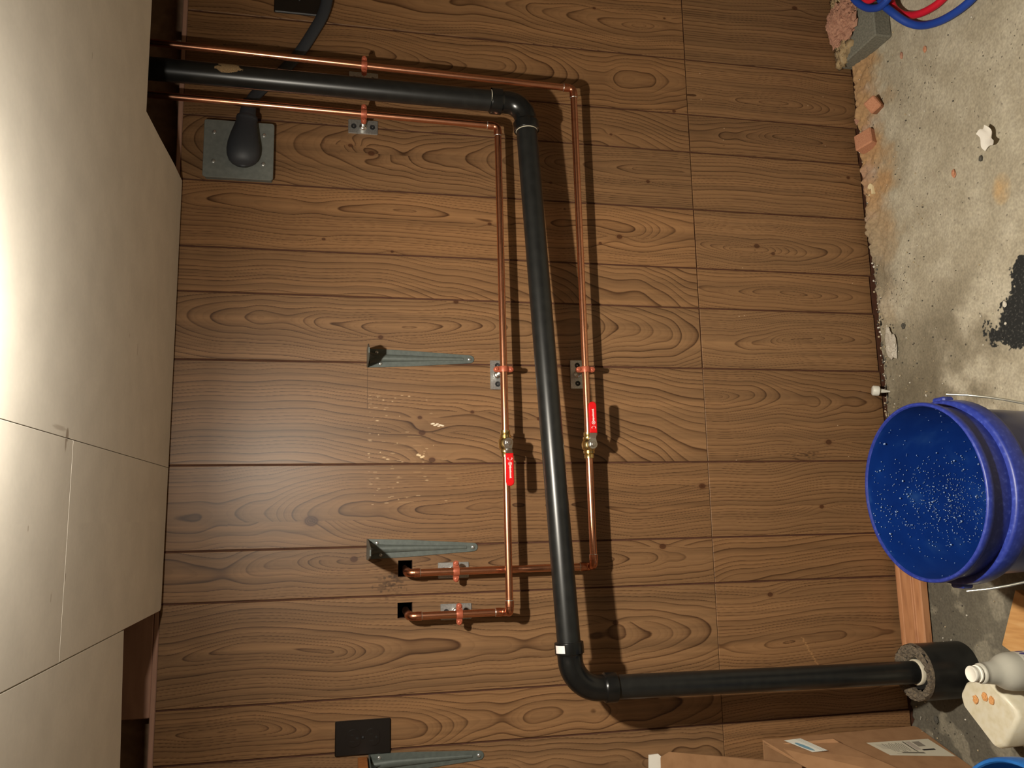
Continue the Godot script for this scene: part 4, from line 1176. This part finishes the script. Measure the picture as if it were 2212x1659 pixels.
func build_tub():
	var t := thing("container", "white plastic tub with cut corners and tan crumbs on its flat top, by floor sleeve", "tub", Vector3(-0.4005, 0, 0.366))
	var o := Vector2(-0.4005, 0.366)
	var raw := [Vector2(-0.354, 0.310), Vector2(-0.382, 0.290), Vector2(-0.404, 0.295), Vector2(-0.467, 0.373), Vector2(-0.456, 0.397), Vector2(-0.388, 0.442), Vector2(-0.338, 0.372)]
	var T := Transform3D(Basis(Vector3(1, 0, 0), Vector3(0, 0, 1), Vector3(0, 1, 0)), Vector3.ZERO)
	var P := func(grow: float) -> PackedVector2Array:
		var p := PackedVector2Array()
		for v in raw: p.append(v - o)
		var q: PackedVector2Array = Geometry2D.offset_polygon(p, grow - 0.008, Geometry2D.JOIN_MITER)[0]
		return Geometry2D.offset_polygon(q, 0.008, Geometry2D.JOIN_ROUND)[0]
	var st := begin()
	var rings := [[0.002, 0.0], [0.001, 0.030], [0.001, 0.088], [0.0, 0.094], [-0.003, 0.099], [-0.007, 0.100]]
	rings = [[-0.001, 0.0], [0.001, 0.09], [-0.002, 0.097], [-0.006, 0.1]]
	var loops := []
	var base: PackedVector2Array = P.call(0.0)
	var cen := Vector2.ZERO
	for v in base: cen += v
	cen /= base.size()
	for r in rings:
		var lp := []
		for v in base: lp.append(v + (v - cen).normalized() * r[0])
		loops.append(lp)
	var n := base.size()
	for k in rings.size() - 1:
		for i in n:
			var j := (i + 1) % n
			var a: Vector2 = loops[k][i]; var b: Vector2 = loops[k][j]; var c: Vector2 = loops[k + 1][j]; var d: Vector2 = loops[k + 1][i]
			var ni := (a - cen).normalized(); var nj := (b - cen).normalized()
			var up: float = [0.0, 0.3, 1.2, 3.0][k]; var up2: float = [0.0, 0.3, 1.2, 3.0][k + 1]
			tri(st, Vector3(a.x, rings[k][1], a.y), Vector3(b.x, rings[k][1], b.y), Vector3(c.x, rings[k + 1][1], c.y), Vector3(ni.x, up, ni.y).normalized(), Vector3(nj.x, up, nj.y).normalized(), Vector3(nj.x, up2, nj.y).normalized())
			tri(st, Vector3(a.x, rings[k][1], a.y), Vector3(c.x, rings[k + 1][1], c.y), Vector3(d.x, rings[k + 1][1], d.y), Vector3(ni.x, up, ni.y).normalized(), Vector3(nj.x, up2, nj.y).normalized(), Vector3(ni.x, up2, ni.y).normalized())
	for i in n:
		var a: Vector2 = loops[-1][i]; var b: Vector2 = loops[-1][(i + 1) % n]
		tri(st, Vector3(cen.x, 0.1, cen.y), Vector3(a.x, 0.1, a.y), Vector3(b.x, 0.1, b.y), Vector3.UP, Vector3.UP, Vector3.UP)
	put(st, "tub_body", mats["tub_white"], t)
	st = begin(); prism(st, P.call(0.010), 0.022, 0.028, T, 0.0015)
	put(st, "flange", mats["tub_white"], t)
	# crumbs that lie on the top
	var rng := RandomNumberGenerator.new(); rng.seed = 31
	var spots := [Vector2(-0.3828, 0.3371), Vector2(-0.3725, 0.3617), Vector2(-0.3759, 0.379)]
	var word := ["first tan crumb on the white tub's top, wedge shaped and closest to sleeve", "middle tan crumb of three on the white tub's top, round and darkest", "palest tan crumb on the white tub's top, nearest the bottle side"]
	for k in 3:
		st = begin(); lump(st, Vector3.ZERO, Vector3(0.0085, 0.004, 0.006), 50 + k, 0.35)
		tag(put(st, "crumb", mats["crumb_orange"], self, Vector3(spots[k].x, 0.1025, spots[k].y)), word[k], "crumb", "tan crumbs on the tub")

# rough lump: a displaced sphere
func lump(st: SurfaceTool, c: Vector3, r: Vector3, seed_: int, amt := 0.3, na := 14, nb := 9, facet := true):
	var nz := FastNoiseLite.new(); nz.seed = seed_; nz.frequency = 0.9; nz.fractal_octaves = 2
	var P := []
	for j in nb + 1:
		var row := []
		var b := -PI * 0.5 + PI * j / nb
		for i in na + 1:
			var a := TAU * (i % na) / na
			var d := Vector3(cos(b) * cos(a), sin(b), cos(b) * sin(a))
			if j == 0 or j == nb: d = Vector3(0, sin(b), 0)
			row.append(c + d * r * (1.0 + amt * nz.get_noise_3dv(d * 1.6)))
		P.append(row)
	for j in nb:
		for i in na:
			var a: Vector3 = P[j][i]; var b: Vector3 = P[j][i + 1]; var d: Vector3 = P[j + 1][i + 1]; var e: Vector3 = P[j + 1][i]
			if facet:
				if j > 0: ftri(st, a, b, d, a - c)
				if j < nb - 1: ftri(st, a, d, e, d - c)
			else:
				tri(st, a, b, d, (a - c).normalized(), (b - c).normalized(), (d - c).normalized()); tri(st, a, d, e, (a - c).normalized(), (d - c).normalized(), (e - c).normalized())

# ================= timber =================
func build_timber():
	# moulded length lying along the foot of the wall
	var st := begin()
	var prof := PackedVector2Array([Vector2(0.018, 0.0), Vector2(0.018, 0.020), Vector2(0.022, 0.022), Vector2(0.034, 0.022), Vector2(0.0355, 0.0205), Vector2(0.037, 0.022), Vector2(0.074, 0.0235), Vector2(0.0755, 0.0215), Vector2(0.079, 0.0215), Vector2(0.081, 0.020), Vector2(0.098, 0.019), Vector2(0.1005, 0.016), Vector2(0.1005, 0.0)])
	prism(st, prof, 0.0, 0.335, Transform3D(Basis(Vector3(0, 0, 1), Vector3(0, 1, 0), Vector3(-1, 0, 0)), Vector3(0.005, 0.004, 0)), 0.0)
	tag(put(st, "timber_moulding", mats["cedar"]), "reddish wooden moulding lying along the wall foot between bucket and black sleeve", "timber")
	st = begin()
	var a := atan2(0.41, 0.914)
	prism(st, PackedVector2Array([Vector2(0, 0), Vector2(0.125, 0), Vector2(0.125, 0.058), Vector2(0.008, 0.056), Vector2(0.0, 0.040)]), 0.0, 0.018, Transform3D(Basis(Vector3(cos(a), 0, sin(a)), Vector3(-sin(a), 0, cos(a)), Vector3(0, 1, 0)), Vector3.ZERO), 0.001)
	tag(put(st, "wood_offcut", mats["scrap_wood"], self, Vector3(-0.284, 0.0, 0.325)), "orange-tan wooden offcut lying on the floor beside the white bottle", "timber")

# ================= carton =================
func slab(st: SurfaceTool, p: Array, th: float):
	# a flat sheet from four or more corners, with thickness behind it
	var n: Vector3 = (p[1] - p[0]).cross(p[2] - p[0]).normalized() * th
	var c := Vector3.ZERO
	for v in p: c += v
	c /= p.size()
	for k in range(1, p.size() - 1):
		ftri(st, p[0], p[k], p[k + 1], n); ftri(st, p[0] - n, p[k] - n, p[k + 1] - n, -n)
	for k in p.size():
		var a: Vector3 = p[k]; var b: Vector3 = p[(k + 1) % p.size()]
		quad(st, a, b, b - n, a - n, (a + b) * 0.5 - c)

func decal_sheet(st: SurfaceTool, p: Array, off: Vector3):
	var q := []
	for v in p: q.append(v + off)
	var n: Vector3 = off.normalized()
	tri(st, q[0], q[1], q[2], n, n, n, Vector2(0, 0), Vector2(1, 0), Vector2(1, 1)); tri(st, q[0], q[2], q[3], n, n, n, Vector2(0, 0), Vector2(1, 1), Vector2(0, 1))

func build_carton():
	var t := thing("cardboard_box", "open brown cardboard box with paper labels and a hand hole, in the bottom corner", "box")
	var cb: Material = mats["cardboard"]
	var sx := func(z: float) -> float: return -0.512 - 0.26 * z
	# right side panel
	var st := begin()
	slab(st, [Vector3(sx.call(0.018), 0.402, 0.018), Vector3(sx.call(0.13), 0.362, 0.13), Vector3(sx.call(0.32), 0.29, 0.32), Vector3(sx.call(0.32), 0.002, 0.32), Vector3(sx.call(0.012), 0.002, 0.012)], 0.004)
	var side := put(st, "side_panel", cb, t)
	# paper label with lines of small print and a bar block
	var im := Image.create(256, 160, false, Image.FORMAT_RGB8); im.fill(g8(212, 206, 186))
	var rng := RandomNumberGenerator.new(); rng.seed = 2
	for k in 9: im.fill_rect(Rect2i(52 + k * 9, 16 + (k % 3) * 5, 3, 60 + rng.randi_range(0, 40)), g8(110, 104, 92))
	for k in 5: im.fill_rect(Rect2i(24 + k * 6, 20, 2, 60), g8(160, 154, 140))
	im.fill_rect(Rect2i(140, 10, 6, 96), g8(92, 88, 78)); im.fill_rect(Rect2i(150, 12, 20, 74), g8(184, 172, 160))
	im.fill_rect(Rect2i(176, 16, 30, 44), g8(140, 132, 120)); im.fill_rect(Rect2i(172, 84, 50, 12), g8(44, 42, 40))
	im.fill_rect(Rect2i(70, 112, 90, 16), g8(110, 104, 92)); im.fill_rect(Rect2i(40, 136, 80, 4), g8(150, 144, 130))
	im.generate_mipmaps()
	var lm := mat("paper_label", Color.WHITE, 0.6); lm.albedo_texture = ImageTexture.create_from_image(im)
	st = begin()
	var off := Vector3(0.97, 0, 0.25).normalized() * 0.0006
	decal_sheet(st, [Vector3(sx.call(0.064), 0.172, 0.064), Vector3(sx.call(0.069), 0.016, 0.069), Vector3(sx.call(0.143), 0.006, 0.143), Vector3(sx.call(0.118), 0.151, 0.118)], off)
	put(st, "paper_label", lm, side)
	# flap folded down outwards
	st = begin()
	var f := [Vector3(-0.5268, 0.3983, 0.018), Vector3(-0.5492, 0.3604, 0.130), Vector3(-0.5587, 0.3458, 0.20), Vector3(-0.5346, 0.2092, 0.32), Vector3(-0.5228, 0.2367, 0.20), Vector3(-0.5154, 0.2537, 0.085), Vector3(-0.5081, 0.2636, 0.080)]
	for sgn in [-0.004, 0.004]: slab(st, [f[0], f[6], f[5], f[4], f[3], f[2], f[1]], sgn)
	var flap := put(st, "outer_flap", cb, t)
	var im2 := Image.create(128, 128, false, Image.FORMAT_RGB8); im2.fill(g8(206, 206, 196))
	for k in 3: im2.fill_rect(Rect2i(0, 8 + k * 14, 128, 4), g8(150, 152, 148))
	for j in 128:
		for i in 128:
			if (i - 74) * (i - 74) / 1900.0 + (j - 92) * (j - 92) / 420.0 < 1.0: im2.set_pixel(i, j, g8(112, 150, 166) if (i * 7 + j * 3) % 11 > 2 else g8(84, 120, 142))
	im2.generate_mipmaps()
	var lm2 := mat("blue_label", Color.WHITE, 0.55); lm2.albedo_texture = ImageTexture.create_from_image(im2)
	st = begin()
	var nn := ((f[6] - f[0]) as Vector3).cross(f[1] - f[0]).normalized()
	if nn.x < 0: nn = -nn
	var on := func(a: float, b: float) -> Vector3: # a down the flap, b away from the wall
		return (f[0] as Vector3).lerp(f[6], a).lerp((f[1] as Vector3).lerp(f[4], a), b)
	for i in 6:
		for j in 3:
			var q := []; var uv := []
			for e in [[i, j], [i + 1, j], [i + 1, j + 1], [i, j + 1]]:
				var lx: float = e[0] / 6.0; var ly: float = e[1] / 3.0
				uv.append(Vector2(lx, ly))
				q.append((on.call(0.53, 0.0) as Vector3).lerp(on.call(0.27, 0.03), ly).lerp((on.call(0.57, 0.577) as Vector3).lerp(on.call(0.35, 0.579), ly), lx) + nn * 0.0075)
			tri(st, q[0], q[1], q[2], nn, nn, nn, uv[0], uv[1], uv[2]); tri(st, q[0], q[2], q[3], nn, nn, nn, uv[0], uv[2], uv[3])
	put(st, "shipping_label", lm2, flap)
	# back panel with a hand hole
	st = begin()
	for r in [[-0.90, -0.650, 0.004, 0.40], [-0.650, -0.600, 0.004, 0.335], [-0.650, -0.600, 0.368, 0.40], [-0.600, -0.518, 0.004, 0.40]]:
		box(st, Vector3((r[0] + r[1]) * 0.5, (r[2] + r[3]) * 0.5, 0.014), Vector3(r[1] - r[0], r[3] - r[2], 0.004), 0.0)
	put(st, "back_panel", cb, t)
	# flap standing up against the wall
	st = begin()
	slab(st, [Vector3(-0.531, 0.628, 0.012), Vector3(-0.562, 0.400, 0.022), Vector3(-0.575, 0.320, 0.034), Vector3(-0.90, 0.320, 0.034), Vector3(-0.90, 0.655, 0.012), Vector3(-0.540, 0.648, 0.012)], 0.004)
	put(st, "standing_flap", cb, t)
	st = begin()
	slab(st, [Vector3(-0.90, 0.004, 0.016), Vector3(-0.90, 0.004, 0.32), Vector3(-0.90, 0.36, 0.32), Vector3(-0.90, 0.40, 0.016)], 0.004)
	slab(st, [Vector3(-0.90, 0.004, 0.318), Vector3(-0.60, 0.004, 0.318), Vector3(-0.60, 0.28, 0.318), Vector3(-0.90, 0.30, 0.318)], 0.004)
	put(st, "far_panel", cb, t)
	# white card poking up behind the flap
	st = begin()
	prism(st, PackedVector2Array([Vector2(-0.66, 0.60), Vector2(-0.545, 0.60), Vector2(-0.541, 0.640), Vector2(-0.532, 0.650), Vector2(-0.533, 0.672), Vector2(-0.66, 0.678)]), 0.0, 0.004, Transform3D(Basis.IDENTITY, Vector3.ZERO), 0.0005)
	tag(put(st, "white_card", mats["plastic_white"], self, Vector3(0, 0, 0.0015)), "small white card with a clipped corner showing behind the cardboard flap", "card")

# ================= paver, hoses =================
func build_paver():
	var t := thing("paver", "grey concrete block with pink and tan mortar crusted on top, against the wall", "block", Vector3(1.30, 0, 0.083))
	var st := begin(); box(st, Vector3(0, 0.024, 0), Vector3(0.255, 0.048, 0.160), 0.003)
	put(st, "block", mats["paver_grey"], t)
	var rng := RandomNumberGenerator.new(); rng.seed = 83
	for q in 2:
		st = begin()
		for k in (90 if q == 0 else 100):
			var x := 0.0; var z := 0.0; var y := 0.0
			var r := Vector3.ZERO
			if q == 0:
				# tan bed, thin, along the wall side
				z = -0.082 + absf(rng.randfn(0, 0.028)); x = rng.randf_range(-0.118, 0.10)
				if z > -0.01 or (x > 0.02 and z > -0.05): continue
				r = Vector3(rng.randf_range(0.010, 0.022), rng.randf_range(0.004, 0.009), rng.randf_range(0.010, 0.020)); y = 0.047
			else:
				z = rng.randf_range(-0.078, 0.016); x = rng.randf_range(-0.062, 0.022)
				var d := Vector2(x + 0.02, (z + 0.03) * 0.7).length()
				r = Vector3(rng.randf_range(0.010, 0.022), rng.randf_range(0.006, 0.013), rng.randf_range(0.009, 0.018)); y = 0.050 + 0.022 * clampf(1.0 - d / 0.06, 0, 1)
			z = maxf(z, -0.080 + r.z * 0.5)
			lump(st, Vector3(x, y, z), r, 300 + k + q * 100, 0.8, 12, 8, q == 1)
		put(st, "mortar", mats["mortar_tan"] if q == 0 else mats["mortar_pink"], t)

func build_hoses():
	var t := thing("hose", "blue hose looping over the concrete block and out along the floor", "hose")
	var path := curve([Vector3(1.42, 0.088, 0.10), Vector3(1.34, 0.082, 0.118), Vector3(1.282, 0.078, 0.139), Vector3(1.246, 0.070, 0.164), Vector3(1.226, 0.066, 0.190), Vector3(1.216, 0.064, 0.216), Vector3(1.222, 0.062, 0.248), Vector3(1.25, 0.058, 0.285), Vector3(1.32, 0.05, 0.32), Vector3(1.42, 0.04, 0.33)], 10)
	var st := begin(); tube(st, path, same(0.0092, path.size()), 18)
	put(st, "hose_loop", mats["hose_blue"], t)
	path = curve([Vector3(1.40, 0.052, 0.190), Vector3(1.30, 0.056, 0.196), Vector3(1.235, 0.055, 0.206), Vector3(1.193, 0.046, 0.228), Vector3(1.168, 0.033, 0.241), Vector3(1.149, 0.020, 0.254), Vector3(1.131, 0.0100, 0.276), Vector3(1.112, 0.0096, 0.314), Vector3(1.099, 0.0096, 0.357), Vector3(1.093, 0.0096, 0.407), Vector3(1.097, 0.0096, 0.446), Vector3(1.115, 0.0096, 0.50), Vector3(1.17, 0.0096, 0.57), Vector3(1.3, 0.0096, 0.64)], 10)
	st = begin(); tube(st, path, same(0.0092, path.size()), 18)
	put(st, "hose_tail", mats["hose_blue"], t)
	t = thing("hose", "red hose coiled together with the blue hose beside the concrete block", "hose")
	path = curve([Vector3(1.42, 0.100, 0.125), Vector3(1.35, 0.094, 0.145), Vector3(1.294, 0.086, 0.159), Vector3(1.266, 0.082, 0.176), Vector3(1.247, 0.078, 0.190), Vector3(1.240, 0.078, 0.210), Vector3(1.246, 0.077, 0.238), Vector3(1.28, 0.066, 0.268), Vector3(1.36, 0.06, 0.28)], 10)
	st = begin(); tube(st, path, same(0.0088, path.size()), 18)
	put(st, "hose_loop", mats["hose_red"], t)
	path = curve([Vector3(1.40, 0.020, 0.21), Vector3(1.30, 0.030, 0.206), Vector3(1.225, 0.030, 0.212), Vector3(1.193, 0.019, 0.226), Vector3(1.177, 0.0098, 0.246), Vector3(1.162, 0.0092, 0.276), Vector3(1.152, 0.0092, 0.312), Vector3(1.149, 0.0092, 0.346), Vector3(1.158, 0.0092, 0.385), Vector3(1.19, 0.0092, 0.43), Vector3(1.29, 0.0092, 0.47)], 10)
	st = begin(); tube(st, path, same(0.0088, path.size()), 18)
	put(st, "hose_tail", mats["hose_red"], t)

# ================= small debris =================
func chip(called: String, label: String, category: String, at: Vector3, r: Vector3, m: String, seed_: int, amt := 0.35, turn := 0.0, group := ""):
	var st := begin(); lump(st, Vector3.ZERO, r, seed_, amt, 9, 6)
	var o := put(st, called, mats[m], self, at); o.rotation.y = turn
	tag(o, label, category, group)

func build_debris():
	# two brick pieces in the sand
	var st := begin()
	box(st, Vector3.ZERO, Vector3(0.036, 0.033, 0.031), 0.003, Basis.from_euler(Vector3(0.45, 0.5, 0.5)))
	tag(put(st, "brick_chunk", mats["brick"], self, Vector3(1.020, 0.020, 0.098)), "tilted cube-like orange brick chunk lying in sand away from the wall", "brick", "brick chunks by the wall")
	st = begin()
	box(st, Vector3.ZERO, Vector3(0.046, 0.034, 0.050), 0.003, Basis.from_euler(Vector3(0.35, 0.15, -0.1)))
	tag(put(st, "brick_chunk", mats["brick"], self, Vector3(0.945, 0.016, 0.050)), "squared brown brick chunk half buried in sand right at the wall foot", "brick", "brick chunks by the wall")
	# curled white plastic scrap
	st = begin()
	var nu := 12; var nv := 10
	var P := []
	var c0 := Vector3(0.796, 0.008, 0.400); var c1 := Vector3(0.797, 0.012, 0.441); var c2 := Vector3(0.753, 0.014, 0.462); var c3 := Vector3(0.751, 0.003, 0.414)
	for i in nu + 1:
		var row := []
		for j in nv + 1:
			var u := i / float(nu); var v := j / float(nv)
			var p := (c0.lerp(c1, v)).lerp(c3.lerp(c2, v), u)
			p += Vector3(0.004 * sin(v * 6.0), 0.004 * sin(u * 5.5 + v * 2.0) * v + 0.008 * v * v * v, 0.004 * sin(u * 6.3))
			row.append(p)
		P.append(row)
	var dn := Vector3(0, -0.0018, -0.0008)
	for i in nu:
		for j in nv:
			quad(st, P[i][j], P[i + 1][j], P[i + 1][j + 1], P[i][j + 1], Vector3.UP)
			quad(st, P[i][j] + dn, P[i + 1][j] + dn, P[i + 1][j + 1] + dn, P[i][j + 1] + dn, Vector3.DOWN)
	for i in nu:
		quad(st, P[i][nv], P[i + 1][nv], P[i + 1][nv] + dn, P[i][nv] + dn, Vector3.BACK)
		quad(st, P[i][0], P[i + 1][0], P[i + 1][0] + dn, P[i][0] + dn, Vector3.FORWARD)
	for j in nv:
		quad(st, P[nu][j], P[nu][j + 1], P[nu][j + 1] + dn, P[nu][j] + dn, Vector3.LEFT)
		quad(st, P[0][j], P[0][j + 1], P[0][j + 1] + dn, P[0][j] + dn, Vector3.RIGHT)
	var o := put(st, "plastic_scrap", mats["plastic_white"])
	tag(o, "curled white plastic scrap lying on the bare concrete floor", "scrap")
	# ivory clip by the wall
	st = begin()
	var pl := PackedVector2Array([Vector2(-0.012, -0.009), Vector2(0.010, -0.009)])
	for k in 9:
		var a := -PI * 0.5 + PI * k / 8.0
		pl.append(Vector2(0.010 + cos(a) * 0.008, sin(a) * 0.009))
	pl.append_array([Vector2(-0.012, 0.009), Vector2(-0.012, 0.0045), Vector2(0.004, 0.003), Vector2(0.004, -0.002), Vector2(-0.012, -0.0035)])
	prism(st, pl, 0.0, 0.008, Transform3D(Basis(Vector3(1, 0, 0), Vector3(0, 0, 1), Vector3(0, 1, 0)), Vector3.ZERO), 0.0015)
	tag(put(st, "plastic_clip", mats["plastic_ivory"], self, Vector3(0.812, 0.006, 0.043)), "small ivory plastic clip with a rounded end lying near the wall foot", "clip")
	# flattened grey flake
	st = begin(); lump(st, Vector3.ZERO, Vector3(0.034, 0.006, 0.019), 91, 0.5, 18, 8)
	lump(st, Vector3(0.036, 0.003, 0.003), Vector3(0.010, 0.004, 0.007), 92, 0.3, 10, 6)
	o = put(st, "flake", mats["shell_grey"], self, Vector3(0.402, 0.006, 0.056)); o.rotation.y = 0.15
	tag(o, "flat grey-white flake like a crushed shell near the wall foot", "flake")
	# nozzle cap leaning at the wall
	st = begin()
	lathe(st, [Vector2(0, 0.043), Vector2(0.0105, 0.043), Vector2(0.0125, 0.041), Vector2(0.0125, 0.028), Vector2(0.0105, 0.0265), Vector2(0.006, 0.025), Vector2(0.0042, 0.012), Vector2(0.0018, 0.0), Vector2(0, 0.0)], 24)
	o = put(st, "nozzle_cap", mats["nozzle_white"], self, Vector3(0.286, 0.003, 0.034)); o.rotation = Vector3(-0.35, 0, -0.1)
	tag(o, "small white nozzle cap standing on its tip against the wall", "nozzle")
	var rows := [
		["pebble", "round white pebble sitting in the black tar patch", "pebble", Vector3(0.412, 0.002, 0.417), Vector3(0.007, 0.004, 0.005), "pebble_white", 1],
		["pebble", "smaller white pebble in the black tar patch, below the round one", "pebble", Vector3(0.372, 0.001, 0.412), Vector3(0.003, 0.002, 0.003), "pebble_white", 2],
		["chip", "pink and white two-tone chip lying on pale concrete", "chip", Vector3(0.742, 0.002, 0.318), Vector3(0.010, 0.004, 0.005), "brick", 3],
		["chip", "flat pinkish brick chip close to the end of the blue hose", "chip", Vector3(1.075, 0.001, 0.270), Vector3(0.009, 0.003, 0.006), "brick", 4],
		["chip", "thin pinkish chip just in front of the concrete block", "chip", Vector3(1.105, 0.001, 0.190), Vector3(0.010, 0.003, 0.005), "mortar_pink", 5],
		["stone", "dark angular stone beside the curled white plastic scrap", "stone", Vector3(0.742, 0.001, 0.398), Vector3(0.007, 0.004, 0.005), "pebble_dark", 6],
		["stone", "dark triangular stone on brown concrete in front of the grey flake", "stone", Vector3(0.438, 0.001, 0.102), Vector3(0.008, 0.003, 0.007), "pebble_dark", 7],
		["stone", "dark stone lying on the floor by the cardboard box corner", "stone", Vector3(-0.485, 0.002, 0.085), Vector3(0.009, 0.004, 0.006), "pebble_dark", 8],
		["chip", "pink chip lodged in the gap at the wall foot near the brick chunks", "chip", Vector3(1.02, 0.010, 0.012), Vector3(0.009, 0.007, 0.008), "mortar_pink", 9],
		["chip", "bright white chip stuck in the crack at the wall foot", "chip", Vector3(0.935, 0.007, 0.010), Vector3(0.005, 0.005, 0.004), "pebble_white", 10]]
	for r in rows: chip(r[0], r[1], r[2], r[3], r[4], r[5], r[6])
	# uncountable grit
	var mm := MultiMesh.new(); mm.transform_format = MultiMesh.TRANSFORM_3D; mm.use_colors = true
	st = begin(); lump(st, Vector3.ZERO, Vector3.ONE, 7, 0.5, 6, 4)
	mm.mesh = st.commit(); mm.instance_count = 900
	var rng := RandomNumberGenerator.new(); rng.seed = 66
	for k in 900:
		var x := rng.randf_range(-0.55, 1.2); var z := 0.012 + absf(rng.randfn(0, 0.16))
		if k < 420: z = 0.010 + absf(rng.randfn(0, 0.02)); x = rng.randf_range(-0.5, 1.15)
		var s := rng.randf_range(0.0006, 0.0022) * (1.6 if z < 0.03 else 1.0)
		mm.set_instance_transform(k, Transform3D(Basis.from_euler(Vector3(rng.randf() * 6, rng.randf() * 6, rng.randf() * 6)).scaled(Vector3.ONE * s), Vector3(x, 0.001 + (0.004 if z < 0.04 else 0.0), z)))
		var v := rng.randf()
		var col := Color(0.09, 0.08, 0.065) if v < 0.45 else (Color(0.42, 0.34, 0.22) if v < 0.8 else Color(0.62, 0.58, 0.50))
		mm.set_instance_color(k, col)
	var mi := MultiMeshInstance3D.new(); mi.name = "grit"; mi.multimesh = mm
	var gm := mat("grit", Color.WHITE, 0.9); gm.vertex_color_use_as_albedo = true
	mi.material_override = gm; add_child(mi)
	tag(mi, "loose dark and pale grit scattered over the concrete floor", "grit", "", "stuff")
